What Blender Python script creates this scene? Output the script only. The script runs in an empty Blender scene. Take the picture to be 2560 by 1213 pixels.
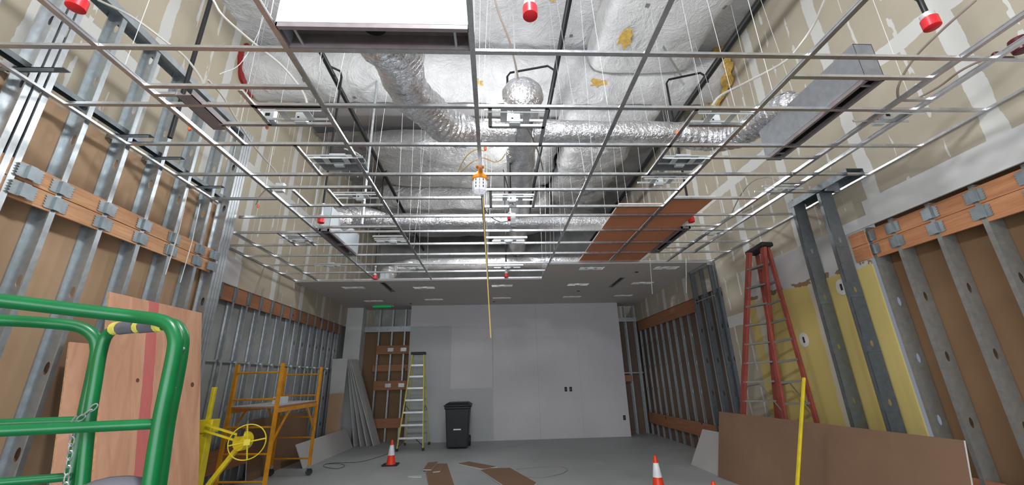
import bpy, math, random
from mathutils import Vector, Matrix, noise
random.seed(7)
C = bpy.context.scene.collection
PI = math.pi

# ------------------------------------------------------------------ camera
F_PX = 999.36; PITCH, YAW, ROLL = 0.33069905, -0.04901438, 0.02440917
CAM = Vector((0, 0, 1.55))
RM = Matrix.Rotation(YAW, 3, 'Z') @ Matrix.Rotation(PITCH, 3, 'X') @ Matrix(((math.cos(ROLL), 0, math.sin(ROLL)), (0, 1, 0), (-math.sin(ROLL), 0, math.cos(ROLL))))
cd = bpy.data.cameras.new('camera'); cam = bpy.data.objects.new('camera', cd); C.objects.link(cam)
cd.sensor_fit = 'HORIZONTAL'; cd.sensor_width = 36; cd.lens = 36 * F_PX / 2560
cd.clip_start = 0.05; cd.clip_end = 100
cam.matrix_world = Matrix.Translation(CAM) @ (RM @ Matrix.Rotation(PI / 2, 3, 'X')).to_4x4()
S = bpy.context.scene; S.camera = cam

# ------------------------------------------------------------------ world, lamps, exposure
w = bpy.data.worlds.new('world'); S.world = w; w.use_nodes = True
w.node_tree.nodes['Background'].inputs[0].default_value = (0.75, 0.85, 1.0, 1)
w.node_tree.nodes['Background'].inputs[1].default_value = 0.25
def point(name, loc, power, col, r):
    l = bpy.data.lights.new(name, 'POINT'); l.energy = power; l.color = col; l.shadow_soft_size = r
    o = bpy.data.objects.new(name, l); C.objects.link(o); o.location = loc; return o
def area(name, loc, power, col, sx, sy, rot):
    l = bpy.data.lights.new(name, 'AREA'); l.shape = 'RECTANGLE'; l.size = sx; l.size_y = sy; l.energy = power; l.color = col
    o = bpy.data.objects.new(name, l); C.objects.link(o); o.location = loc; o.rotation_euler = rot; return o
point('work_lamp_light', (-0.1, 0.35, 5.0), 480, (0.95, 0.98, 1.0), 0.22)
point('work_lamp_light_void', (-0.4, 5.2, 5.05), 95, (0.95, 0.98, 1.0), 0.2)
point('fill_light_rear', (0.4, 8.0, 5.5), 190, (0.95, 0.98, 1.0), 0.2)  # added fill that brightens the rear ceiling fixtures; no lamp known here
area('front_fill_light', (0, -4.6, 1.9), 360, (0.85, 0.93, 1.0), 7, 2.6, (PI / 2, 0, 0))  # added soft fill from behind the camera, no known window there
S.view_settings.view_transform = 'Standard'; S.view_settings.look = 'None'
S.view_settings.gamma = 1; S.view_settings.use_curve_mapping = False; S.view_settings.exposure = 0.0

def px(u, v, ax, val):
    """the point where the line of sight through a photo pixel meets a real plane of the room"""
    d = RM @ Vector(((u - 1280) / F_PX, 1, -(v - 606.5) / F_PX)); i = 'xyz'.index(ax)
    return CAM + d * ((val - CAM[i]) / d[i])

# ------------------------------------------------------------------ node helpers
class N:
    def __init__(s, name):
        s.m = bpy.data.materials.new(name); s.m.use_nodes = True; s.t = s.m.node_tree; s.b = s.t.nodes['Principled BSDF']
    def new(s, t): return s.t.nodes.new(t)
    def link(s, a, b): s.t.links.new(a, b)
    def val(s, sock, v):
        if isinstance(v, bpy.types.NodeSocket): s.link(v, sock)
        else: sock.default_value = v
    def math(s, op, a, b=0.0, c=0.0):
        n = s.new('ShaderNodeMath'); n.operation = op; s.val(n.inputs[0], a); s.val(n.inputs[1], b); s.val(n.inputs[2], c); return n.outputs[0]
    def pos(s):
        g = s.new('ShaderNodeNewGeometry'); x = s.new('ShaderNodeSeparateXYZ'); s.link(g.outputs['Position'], x.inputs[0]); return g.outputs['Position'], x.outputs
    def obj(s):
        g = s.new('ShaderNodeTexCoord'); return g.outputs['Object']
    def noise(s, vec, scale, detail=4, rough=0.55, dist=0.0, mscale=None):
        if mscale:
            mp = s.new('ShaderNodeMapping'); mp.inputs['Scale'].default_value = mscale; s.link(vec, mp.inputs[0]); vec = mp.outputs[0]
        n = s.new('ShaderNodeTexNoise'); n.inputs['Scale'].default_value = scale; n.inputs['Detail'].default_value = detail
        n.inputs['Roughness'].default_value = rough; n.inputs['Distortion'].default_value = dist; s.link(vec, n.inputs['Vector']); return n.outputs[0]
    def ramp(s, f, stops):
        r = s.new('ShaderNodeValToRGB'); s.link(f, r.inputs[0]); e = r.color_ramp.elements
        while len(e) < len(stops): e.new(0.5)
        for k, (p, c) in zip(e, stops): k.position = p; k.color = (*c, 1) if len(c) == 3 else c
        return r.outputs[0]
    def mix(s, f, a, b):
        n = s.new('ShaderNodeMix'); n.data_type = 'RGBA'; s.val(n.inputs[0], f)
        for i, v in ((6, a), (7, b)):
            if isinstance(v, bpy.types.NodeSocket): s.link(v, n.inputs[i])
            else: n.inputs[i].default_value = (*v, 1)
        return n.outputs[2]
    def col(s, v):
        if isinstance(v, bpy.types.NodeSocket): s.link(v, s.b.inputs['Base Color'])
        else: s.b.inputs['Base Color'].default_value = (*v, 1)
    def set(s, rough=0.5, metal=0.0, spec=None):
        s.val(s.b.inputs['Roughness'], rough); s.b.inputs['Metallic'].default_value = metal
        if spec is not None: s.b.inputs['Specular IOR Level'].default_value = spec
    def bump(s, h, strength, dist=0.02):
        n = s.new('ShaderNodeBump'); n.inputs['Strength'].default_value = strength; n.inputs['Distance'].default_value = dist
        s.link(h, n.inputs['Height']); s.link(n.outputs[0], s.b.inputs['Normal'])

def plain(name, col, rough=0.5, metal=0.0, var=0.12, scale=6.0, bump=0.0):
    n = N(name); v = n.obj(); f = n.noise(v, scale)
    a = tuple(max(0, c * (1 - var)) for c in col); b = tuple(min(1, c * (1 + var)) for c in col)
    n.col(n.ramp(f, [(0.3, a), (0.7, b)])); n.set(rough, metal)
    if bump: n.bump(n.noise(v, scale * 8), bump, 0.01)
    return n.m

def galv(name, c, rough=0.34, metal=0.8):
    n = N(name); v = n.obj(); f = n.noise(v, 14, 3, 0.6)
    n.col(n.ramp(f, [(0.3, tuple(x * 0.78 for x in c)), (0.72, c)]))
    r = n.noise(v, 22, 2); n.set(n.math('MULTIPLY_ADD', r, 0.22, rough - 0.1), metal); return n.m

M = {}
M['galv'] = galv('galvanised_steel', (0.66, 0.69, 0.71), 0.36)
M['tee'] = galv('grid_tee_steel', (0.70, 0.71, 0.73), 0.30, 0.95)
M['stud'] = galv('stud_steel', (0.52, 0.56, 0.58), 0.42)
M['darkstud'] = galv('dull_stud_steel', (0.24, 0.265, 0.28), 0.5)
M['clip'] = galv('strap_clip_steel', (0.33, 0.37, 0.39), 0.45, 0.7)
M['stud_darker'] = galv('darker_stud_steel', (0.38, 0.375, 0.35), 0.5, 0.6)  # darker grey version of the stud steel for the near right wall
M['duct_sheet'] = galv('duct_sheet_metal', (0.30, 0.31, 0.33), 0.55, 0.4)
M['blackpipe'] = plain('black_steel_pipe', (0.009, 0.0095, 0.0105), 0.45, 0.0)
M['wire'] = plain('wire_steel', (0.80, 0.81, 0.82), 0.4, 0.2)
M['slot'] = plain('slot_diffuser_metal', (0.235, 0.20, 0.205), 0.5, 0.1, 0.15, 10)
M['slotdark'] = plain('slot_liner_black', (0.03, 0.026, 0.028), 0.7)
M['plenum'] = plain('plenum_white_enamel', (0.58, 0.64, 0.67), 0.5, 0.0, 0.04, 2)
M['whitebox'] = plain('junction_box_zinc', (0.66, 0.69, 0.70), 0.4, 0.2, 0.06)
M['green'] = plain('green_enamel', (0.0, 0.145, 0.036), 0.33, 0.0, 0.12, 9)
M['yellow'] = plain('yellow_enamel', (0.66, 0.52, 0.015), 0.4, 0.0, 0.15, 10)
M['orange_yellow'] = plain('amber_scaffold_paint', (0.66, 0.27, 0.01), 0.4, 0.0, 0.18, 9)
M['red_plastic'] = plain('red_plastic', (0.72, 0.02, 0.03), 0.35, 0.0, 0.1)
M['darkred'] = plain('dark_red_plastic', (0.10, 0.005, 0.015), 0.35)
M['orange'] = plain('safety_orange_plastic', (0.85, 0.05, 0.012), 0.4, 0.0, 0.06)
M['lamp_orange'] = plain('lamp_orange_plastic', (0.9, 0.30, 0.01), 0.4)
M['white_band'] = plain('reflective_band', (0.85, 0.87, 0.9), 0.4)
M['black_rubber'] = plain('black_rubber', (0.02, 0.021, 0.023), 0.6)
M['bin'] = plain('black_bin_plastic', (0.014, 0.016, 0.019), 0.5, 0.0, 0.2, 5)
M['red_fibre'] = plain('red_fibreglass', (0.30, 0.062, 0.045), 0.5, 0.0, 0.2, 5)
M['yellow_fibre'] = plain('yellow_fibreglass', (0.55, 0.50, 0.09), 0.5, 0.0, 0.12, 6)
M['alu'] = plain('aluminium', (0.72, 0.73, 0.75), 0.35, 0.4, 0.08)
M['alu_dull'] = plain('dull_aluminium', (0.20, 0.19, 0.18), 0.45, 0.4, 0.1)
M['cord_y'] = plain('yellow_cord', (0.62, 0.42, 0.12), 0.5)
M['cord_w'] = plain('armoured_cable', (0.55, 0.53, 0.49), 0.4, 0.3)
M['cord_b'] = plain('brown_cable', (0.30, 0.24, 0.2), 0.5)
M['cord_k'] = plain('black_cord', (0.02, 0.02, 0.02), 0.5)
M['tag'] = plain('orange_connector', (0.8, 0.16, 0.05), 0.5)
M['gyp'] = plain('drywall_core', (0.66, 0.66, 0.64), 0.9)
M['gyp_face'] = plain('grey_drywall_paper', (0.50, 0.49, 0.485), 0.85, 0, 0.05, 2)
M['brown_face'] = plain('brown_board_paper', (0.23, 0.135, 0.082), 0.85, 0, 0.07, 2)
M['brown_ceiling'] = plain('rust_brown_panel', (0.62, 0.24, 0.115), 0.8, 0, 0.1, 1.5)
M['tan_board'] = None
M['fibreglass_y'] = plain('yellow_insulation', (0.62, 0.40, 0.10), 0.9, 0, 0.25, 20, 0.5)
M['firestop'] = plain('red_firestop', (0.28, 0.012, 0.012), 0.5)
M['box_dark'] = plain('dark_void', (0.02, 0.02, 0.02), 0.9)
M['grey_pad'] = plain('grey_pad', (0.13, 0.125, 0.15), 0.7)
M['yellow_tape'] = plain('yellow_tape', (0.75, 0.68, 0.12), 0.5)
M['white_marker'] = plain('white_label', (0.85, 0.85, 0.85), 0.5)

def foil():
    n = N('foil_jacket'); v = n.obj()
    a = n.noise(v, 24, 3, 0.6, 0.8); b = n.noise(v, 3.0, 3, 0.6, 0.3)
    n.col(n.ramp(b, [(0.3, (0.66, 0.66, 0.68)), (0.7, (0.90, 0.90, 0.92))])); n.set(0.2, 1.0)
    n.bump(a, 0.85, 0.022); return n.m
M['foil'] = foil()
def blanket(name, c1, c2, met=0.0, rough=0.36, scale=2.2, st=0.6):
    n = N(name); v = n.obj(); a = n.noise(v, scale, 5, 0.68, 1.0); b = n.noise(v, scale * 0.6, 4); c = n.noise(v, scale * 3.5, 4, 0.7, 1.5)
    n.col(n.ramp(b, [(0.35, c1), (0.65, c2)])); n.set(rough, met)
    h = n.math('ADD', n.math('ABSOLUTE', n.math('SUBTRACT', a, 0.5)), n.math('MULTIPLY', n.math('ABSOLUTE', n.math('SUBTRACT', c, 0.5)), 0.35))
    n.bump(h, st, 0.16); return n.m
M['blanket'] = blanket('white_insulation_jacket', (0.62, 0.615, 0.625), (0.76, 0.755, 0.76))
M['blanket_grey'] = blanket('grey_insulation_jacket', (0.42, 0.41, 0.41), (0.60, 0.59, 0.58), 0.3, 0.36, 2.6, 0.8)
M['deck'] = plain('grey_roof_deck', (0.44, 0.42, 0.42), 0.7, 0.1, 0.08, 1)

def wood(name, c1, c2, knots=True, axis='y'):
    n = N(name); p, _ = n.pos()
    ms = {'y': (9, 0.7, 14), 'x': (0.7, 9, 14), 'z': (9, 9, 0.7)}[axis]
    g = n.noise(p, 1.6, 5, 0.65, 1.2, ms); c = n.ramp(g, [(0.28, c1), (0.72, c2)])
    if knots:
        vo = n.new('ShaderNodeTexVoronoi'); vo.inputs['Scale'].default_value = 2.3; n.link(p, vo.inputs['Vector'])
        k = n.math('LESS_THAN', vo.outputs[0], 0.10); c = n.mix(k, c, tuple(x * 0.35 for x in c1))
    n.col(c); n.set(0.7); return n.m
M['lumber'] = wood('plywood_blocking', (0.42, 0.20, 0.09), (0.68, 0.38, 0.20))
M['lumber_red'] = wood('red_fir_blocking', (0.36, 0.14, 0.06), (0.60, 0.28, 0.13))
M['lumber_dim'] = wood('fir_blocking', (0.30, 0.12, 0.055), (0.44, 0.20, 0.10))
M['lumber_x'] = wood('fir_blocking_cross', (0.30, 0.12, 0.055), (0.44, 0.20, 0.10), axis='x')

def ply_sheet():
    n = N('plywood_sheet'); p, (x, y, z) = n.pos()
    g = n.noise(p, 1.1, 5, 0.6, 1.5, (5, 5, 0.6)); c = n.ramp(g, [(0.25, (0.52, 0.25, 0.15)), (0.75, (0.74, 0.42, 0.27))])
    vo = n.new('ShaderNodeTexVoronoi'); vo.inputs['Scale'].default_value = 2.6; n.link(p, vo.inputs['Vector'])
    c = n.mix(n.math("LESS_THAN", vo.outputs[0], 0.075), c, (0.16, 0.06, 0.03))
    wv = n.math('MULTIPLY_ADD', n.noise(p, 2.0), 0.06, -0.03)
    d = n.math('ABSOLUTE', n.math('SUBTRACT', n.math('ADD', y, wv), 4.13))
    st = n.math('LESS_THAN', d, 0.065)
    c = n.mix(n.math('MULTIPLY', st, 0.75), c, (0.60, 0.10, 0.12)); n.col(c); n.set(0.75); return n.m
M['ply'] = ply_sheet()

def drywall(name, off, zoff, base=(0.50, 0.435, 0.33), mud=(0.70, 0.70, 0.68), yellow=False, bare=None):
    """hung and taped gypsum wall in the Y-Z plane: beige paper, pale mud over the joints and screw rows"""
    n = N(name); p, (x, y, z) = n.pos()
    nz = n.noise(p, 3.2, 4, 0.6); nz2 = n.noise(p, 0.9, 3); nz3 = n.noise(p, 7, 2, 0.5, 0, (1, 1, 0.35))
    def stripe(c, o, period, half, amp):
        t = n.math('PINGPONG', n.math('SUBTRACT', c, o), period / 2)
        return n.math('LESS_THAN', t, n.math('MULTIPLY_ADD', nz, amp, half - amp * 0.5))
    v1 = stripe(y, off, 1.22, 0.085, 0.07); h1 = stripe(z, zoff, 2.44, 0.10, 0.08)
    v2 = n.math('MULTIPLY', stripe(y, off, 0.4066, 0.022, 0.05), n.math('GREATER_THAN', nz3, 0.52))
    mk = n.math('MAXIMUM', n.math('MAXIMUM', v1, h1), v2)
    b = n.ramp(nz2, [(0.3, tuple(c * 0.9 for c in base)), (0.7, tuple(c * 1.07 for c in base))])
    c = n.mix(n.math('MULTIPLY', mk, 0.85), b, mud)
    if bare:   # bare grey board hung below / around the ceiling line
        (ya, yb, za, zb, bc) = bare
        wob = n.math('MULTIPLY_ADD', nz, 0.05, -0.025)
        m = n.math('MULTIPLY', n.math('MULTIPLY', n.math('GREATER_THAN', y, ya), n.math('LESS_THAN', y, yb)),
                   n.math('MULTIPLY', n.math('GREATER_THAN', z, za), n.math('LESS_THAN', n.math('ADD', z, wob), zb)))
        c = n.mix(n.math('MULTIPLY', m, 0.95), c, bc)
    if yellow:
        edge = n.math('MULTIPLY_ADD', n.noise(p, 2.2, 5, 0.7), 0.22, 2.62)
        yb_ = n.math('LESS_THAN', y, 6.78)
        low = n.math('MULTIPLY', n.math('LESS_THAN', z, edge), yb_)
        torn = n.math('MULTIPLY', n.math('LESS_THAN', z, n.math('ADD', edge, n.math('MULTIPLY', n.math('GREATER_THAN', nz, 0.5), 0.06))), yb_)
        grey = n.math('MULTIPLY', n.math('LESS_THAN', z, 3.28), yb_)
        c = n.mix(grey, c, (0.52, 0.515, 0.51)); c = n.mix(torn, c, (0.26, 0.17, 0.09))
        yc = n.mix(n.math('MULTIPLY', n.math('MULTIPLY', v1, n.math('GREATER_THAN', nz2, 0.3)), 0.8), (0.60, 0.48, 0.17), (0.56, 0.55, 0.50))
        c = n.mix(low, c, yc)
    n.col(c); n.set(0.85); return n.m
M['wall_left'] = drywall('taped_drywall_left', 4.35, 5.28)
M['wall_right'] = drywall('taped_drywall_right', 2.82, 4.92, (0.47, 0.415, 0.325), yellow=True)
M['bare_grey'] = plain('bare_drywall_band', (0.68, 0.675, 0.67), 0.85, 0, 0.07, 1.2)

def boardmat(name, c1, c2, scale=1.1):
    n = N(name); p, _ = n.pos(); f = n.noise(p, scale, 4, 0.55); n.col(n.ramp(f, [(0.3, c1), (0.7, c2)])); n.set(0.8); return n.m
M['tan_board'] = boardmat('tan_backing_board', (0.40, 0.255, 0.15), (0.50, 0.335, 0.205))
M['brown_board'] = boardmat('brown_backing_board', (0.20, 0.115, 0.058), (0.255, 0.15, 0.077))
M['dark_board'] = boardmat('dark_brown_backing', (0.13, 0.085, 0.06), (0.17, 0.11, 0.08))
M['grey_back'] = boardmat('grey_backing_board', (0.23, 0.24, 0.235), (0.36, 0.37, 0.36), 2.2)
M['back_wall'] = boardmat('back_wall_board', (0.56, 0.545, 0.56), (0.60, 0.585, 0.60))
M['back_wall_dark'] = boardmat('back_wall_board_grey', (0.45, 0.46, 0.465), (0.49, 0.50, 0.505))
M['ceiling_board'] = boardmat('ceiling_board', (0.58, 0.54, 0.51), (0.62, 0.58, 0.55))
def conc():
    n = N('concrete_floor'); p, _ = n.pos(); f = n.noise(p, 0.8, 6, 0.6, 0.4); g = n.noise(p, 18, 3)
    c = n.mix(n.math('MULTIPLY', g, 0.25), n.ramp(f, [(0.3, (0.34, 0.365, 0.37)), (0.7, (0.46, 0.485, 0.49))]), (0.32, 0.32, 0.31))
    n.col(c); n.set(n.math('MULTIPLY_ADD', f, 0.3, 0.38)); return n.m
M['concrete'] = conc()
def emis(name, col, st, base=(0.6, 0.6, 0.6)):
    n = N(name); n.col(base); n.b.inputs['Emission Color'].default_value = (*col, 1); n.b.inputs['Emission Strength'].default_value = st; return n.m
M['lens'] = emis('lamp_lens', (0.85, 0.87, 1.0), 0.45, (0.8, 0.8, 0.85))
M['exit_green'] = emis('exit_sign_glow', (0.0, 0.8, 0.2), 0.12, (0.0, 0.35, 0.1))

# ------------------------------------------------------------------ mesh builder
class MB:
    def __init__(s): s.v = []; s.f = []
    def add(s, vs, fs):
        o = len(s.v); s.v += [tuple(v) for v in vs]; s.f += [tuple(i + o for i in f) for f in fs]; return s
    def box(s, x0, y0, z0, x1, y1, z1):
        if x0 > x1: x0, x1 = x1, x0
        if y0 > y1: y0, y1 = y1, y0
        if z0 > z1: z0, z1 = z1, z0
        return s.add([(x0, y0, z0), (x1, y0, z0), (x1, y1, z0), (x0, y1, z0), (x0, y0, z1), (x1, y0, z1), (x1, y1, z1), (x0, y1, z1)],
                     [(0, 3, 2, 1), (4, 5, 6, 7), (0, 1, 5, 4), (1, 2, 6, 5), (2, 3, 7, 6), (3, 0, 4, 7)])
    def prism(s, pts, z0, z1):
        n = len(pts); a = sum(pts[i][0] * pts[(i + 1) % n][1] - pts[(i + 1) % n][0] * pts[i][1] for i in range(n))
        if a < 0: pts = pts[::-1]
        return s.add([(x, y, z0) for x, y in pts] + [(x, y, z1) for x, y in pts],
                     [tuple(range(n))[::-1], tuple(range(n, 2 * n))] + [(i, (i + 1) % n, n + (i + 1) % n, n + i) for i in range(n)])
    def sweep(s, prof, p0, p1, up=(0, 0, 1)):
        """closed 2-D profile (u, v) carried from p0 to p1; v runs along up"""
        p0, p1, up = Vector(p0), Vector(p1), Vector(up); wv = (p1 - p0).normalized()
        v = (up - wv * up.dot(wv)).normalized(); u = v.cross(wv); n = len(prof)
        a = sum(prof[i][0] * prof[(i + 1) % n][1] - prof[(i + 1) % n][0] * prof[i][1] for i in range(n))
        if a < 0: prof = prof[::-1]
        vs = [p0 + u * a_ + v * b_ for a_, b_ in prof] + [p1 + u * a_ + v * b_ for a_, b_ in prof]
        return s.add(vs, [tuple(range(n))[::-1], tuple(range(n, 2 * n))] + [(i, (i + 1) % n, n + (i + 1) % n, n + i) for i in range(n)])
    def beam(s, p0, p1, wd, ht, up=(0, 0, 1)):
        return s.sweep([(-wd / 2, -ht / 2), (wd / 2, -ht / 2), (wd / 2, ht / 2), (-wd / 2, ht / 2)], p0, p1, up)
    def tube(s, pts, r, n=8, closed=False, rf=None):
        pts = [Vector(p) for p in pts]; m = len(pts); rings = []; prev = None
        for i, p in enumerate(pts):
            if closed: t = (pts[(i + 1) % m] - pts[i - 1])
            else: t = pts[min(i + 1, m - 1)] - pts[max(i - 1, 0)]
            t.normalize()
            if prev is None:
                a = Vector((0, 0, 1)) if abs(t.z) < 0.9 else Vector((1, 0, 0)); u = t.cross(a).normalized()
            else: u = (prev - t * prev.dot(t)).normalized()
            prev = u; v = t.cross(u); ring = []
            for k in range(n):
                d = u * math.cos(2 * PI * k / n) + v * math.sin(2 * PI * k / n); rr = rf(i, k, p, d) if rf else r
                ring.append(p + d * rr)
            rings.append(ring)
        vs = [q for g in rings for q in g]; fs = []
        for i in range(m if closed else m - 1):
            a, b = i * n, ((i + 1) % m) * n
            for k in range(n): fs.append((a + k, a + (k + 1) % n, b + (k + 1) % n, b + k))
        if not closed: fs += [tuple(range(n))[::-1], tuple(range((m - 1) * n, m * n))]
        return s.add(vs, fs)
    def lathe(s, prof, n, o=(0, 0, 0)):
        o = Vector(o); vs = []; fs = []
        for r, z in prof:
            for k in range(n): vs.append(o + Vector((r * math.cos(2 * PI * k / n), r * math.sin(2 * PI * k / n), z)))
        m = len(prof)
        for i in range(m - 1):
            for k in range(n): fs.append((i * n + k, i * n + (k + 1) % n, (i + 1) * n + (k + 1) % n, (i + 1) * n + k))
        fs += [tuple(range(n))[::-1], tuple(range((m - 1) * n, m * n))]
        return s.add(vs, fs)
    def build(s, name, mat, parent=None, smooth=False, bevel=0):
        me = bpy.data.meshes.new(name); me.from_pydata(s.v, [], s.f); me.update()
        o = bpy.data.objects.new(name, me); C.objects.link(o); me.materials.append(mat)
        if smooth:
            for p in me.polygons: p.use_smooth = True
            try: me.set_sharp_from_angle(angle=math.radians(40))
            except Exception: pass
        if bevel:
            b = o.modifiers.new('bevel', 'BEVEL'); b.width = bevel; b.segments = 2; b.limit_method = 'ANGLE'
        if parent: o.parent = parent; o.matrix_parent_inverse = Matrix.Translation(-parent.location) if parent.type == 'EMPTY' and parent.get('_w') else Matrix()
        return o
def thing(name, label, cat, loc=(0, 0, 0), rotz=0, group=None):
    o = bpy.data.objects.new(name, None); C.objects.link(o); o.location = loc; o.rotation_euler = (0, 0, rotz); o.empty_display_size = 0.1
    o['label'] = label; o['category'] = cat
    if group: o['group'] = group
    return o
def tag(o, label, cat, group=None):
    o['label'] = label; o['category'] = cat
    if group: o['group'] = group
    return o
def struct(name, mb, mat, **k):
    o = mb.build(name, mat, **k); o['kind'] = 'structure'; return o
def dup(root, loc=None, rotz=None, label=None, rot=None):
    r = root.copy(); C.objects.link(r)
    if loc is not None: r.location = loc
    if rotz is not None: r.rotation_euler = (0, 0, rotz)
    if rot is not None: r.rotation_euler = rot
    if label: r['label'] = label
    for ch in list(root.children):
        c = ch.copy(); C.objects.link(c); c.parent = r
        for g in list(ch.children):
            d = g.copy(); C.objects.link(d); d.parent = c
    return r
def smoothpath(pts, k=6):
    pts = [Vector(p) for p in pts]; out = []; P = [pts[0] * 2 - pts[1]] + pts + [pts[-1] * 2 - pts[-2]]
    for i in range(1, len(P) - 2):
        for j in range(k):
            t = j / k; a, b, c, d = P[i - 1:i + 3]
            out.append(0.5 * ((2 * b) + (c - a) * t + (2 * a - 5 * b + 4 * c - d) * t * t + (3 * b - a - 3 * c + d) * t ** 3))
    out.append(pts[-1]); return out

ZC = 3.716          # underside of the ceiling grid
XL, XLN, XR = -4.39, -3.446, 4.42
ZROOF = 7.5

# ------------------------------------------------------------------ the room shell
struct('floor', MB().box(-6, -5, -0.2, 6, 14, 0), M['concrete'])
struct('wall_left', MB().box(XL - 0.016, -5, 3.15, XL, 15, ZROOF), M['wall_left'])
struct('wall_left_lower', MB().box(-4.75, -5, 0, -4.515, 15.1, 3.15).box(-4.515, -5, 3.15, XL - 0.016, 12.9, 3.2), M['grey_back'])
mb = MB().box(XR, -5, 3.17, XR + 0.016, 15, ZROOF).box(XR, 4.33, 0, XR + 0.016, 7.47, 3.17)
struct('wall_right', mb, M['wall_right'])
struct('wall_right_lower', MB().box(4.62, -5, 0, 4.8, 4.33, 3.3), M['brown_board'])
struct('wall_right_rear_lower', MB().box(4.515, 7.47, 0, 4.8, 15.1, 3.3), M['dark_board'])
struct('wall_back', MB().box(-1.24, 11.98, 0, 3.74, 12.1, ZC - 0.016).box(3.68, 12.1, 0, 3.74, 12.6, ZC - .016), M['back_wall'])
struct('wall_back_left', MB().box(-2.45, 11.985, 0, -1.24, 12.1, 3.09).box(-1.24, 11.972, 0, -0.07, 11.979, 1.35).box(-2.45, 12.1, 0, -2.38, 12.6, ZC - .016), M['back_wall_dark'])
struct('wall_back_top', MB().box(-2.45, 11.98, 3.09, -1.24, 12.1, ZC - .016), M['back_wall'])
struct('trim_1', MB().box(1.235, 11.972, 0, 1.247, 11.979, ZC - 0.02).box(2.44, 11.974, 0, 2.446, 11.979, ZC - .02).box(-0.062, 11.966, 0, -0.035, 11.979, 2.9), M['gyp_face'])
struct('wall_rear_left', MB().box(XL, 12.2, 0, -3.92, 12.3, ZC - .016).box(-3.98, 12.3, 0, -3.92, 12.6, ZC - .016), M['bare_grey'])
struct('wall_rear_left_recess', MB().box(-3.95, 12.62, 0, -2.4, 12.7, 3.1), M['brown_board'])
struct('wall_rear_right_recess', MB().box(3.7, 12.62, 0, 4.515, 12.7, 3.25), M['dark_board'])
struct('wall_front', MB().box(-4.7, -5.1, 3.4, 4.7, -5, ZROOF).box(-4.7, -5.1, 0, -3.7, -5, 3.4).box(3.7, -5.1, 0, 4.7, -5, 3.4), M['bare_grey'])
struct('wall_rear_upper', MB().box(-4.7, 15.0, 0, 4.7, 15.1, ZROOF), M['grey_back'])
# roof: insulated underside, wrinkled in real relief
def relief(name, x0, y0, x1, y1, z, nx, ny, amp, sc, mat, seed):
    vs = []; fs = []
    for j in range(ny + 1):
        for i in range(nx + 1):
            x = x0 + (x1 - x0) * i / nx; y = y0 + (y1 - y0) * j / ny
            h = noise.fractal(Vector((x * sc + seed, y * sc, seed)), 1.0, 2.0, 4) * amp
            vs.append((x, y, z + h))
    for j in range(ny):
        for i in range(nx):
            a = j * (nx + 1) + i; fs.append((a, a + nx + 1, a + nx + 2, a + 1))
    m = MB().add(vs, fs); o = m.build(name, mat, smooth=True); return o
o = relief('ceiling_roof_front', -4.7, -5, 4.7, 6.9, ZROOF, 120, 150, 0.05, 1.1, M['blanket'], 3.1); o['kind'] = 'structure'
o = relief('ceiling_roof_rear', -4.7, 8.6, 4.7, 15, ZROOF, 110, 80, 0.16, 1.2, M['blanket_grey'], 9.7); o['kind'] = 'structure'
struct('ceiling_roof_slab', MB().box(-4.8, -5.2, 7.72, 4.8, 15.2, 7.9), M['deck'])
m = MB()
m.box(-4.6, 6.9, 7.60, 4.6, 6.92, 7.70).box(-4.6, 7.75, 7.58, 4.6, 7.79, 7.70)
m.box(-4.6, 6.9, 7.66, 4.6, 8.7, 7.70)
struct('ceiling_deck', m, M['deck'])

# rear gypsum ceiling with cut openings
lights_rear = [(-3.32, 9.46), (-3.33, 11.15), (-1.68, 9.56), (-1.66, 11.07), (0.20, 9.46), (0.22, 10.99), (2.04, 9.44), (2.18, 10.97), (3.60, 9.36), (3.60, 10.9), (2.03, 7.95), (3.62, 7.98)]
holes = [(x - 0.25, y - 0.12, x + 0.25, y + 0.12) for x, y in lights_rear] + [(-2.59, 8.97, -2.46, 10.06), (2.88, 8.8, 3.01, 9.85), (-3.62, 11.8, -2.98, 12.05)]
def holed(mb, x0, y0, x1, y1, z0, z1, hs):
    xs = sorted({x0, x1} | {v for h in hs for v in (h[0], h[2]) if x0 < v < x1}); ys = sorted({y0, y1} | {v for h in hs for v in (h[1], h[3]) if y0 < v < y1})
    for i in range(len(xs) - 1):
        j = 0
        while j < len(ys) - 1:
            cx = (xs[i] + xs[i + 1]) / 2
            def inh(j): cy = (ys[j] + ys[j + 1]) / 2; return any(h[0] < cx < h[2] and h[1] < cy < h[3] for h in hs)
            if inh(j): j += 1; continue
            k = j
            while k + 1 < len(ys) - 1 and not inh(k + 1): k += 1
            mb.box(xs[i], ys[j], z0, xs[i + 1], ys[k + 1], z1); j = k + 1
m = MB(); holed(m, XL, 8.83, 1.1, 12.62, ZC - .016, ZC, holes); holed(m, 1.1, 7.6, XR, 12.62, ZC - .016, ZC, holes)
struct('ceiling_rear', m, M['ceiling_board'])

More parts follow.
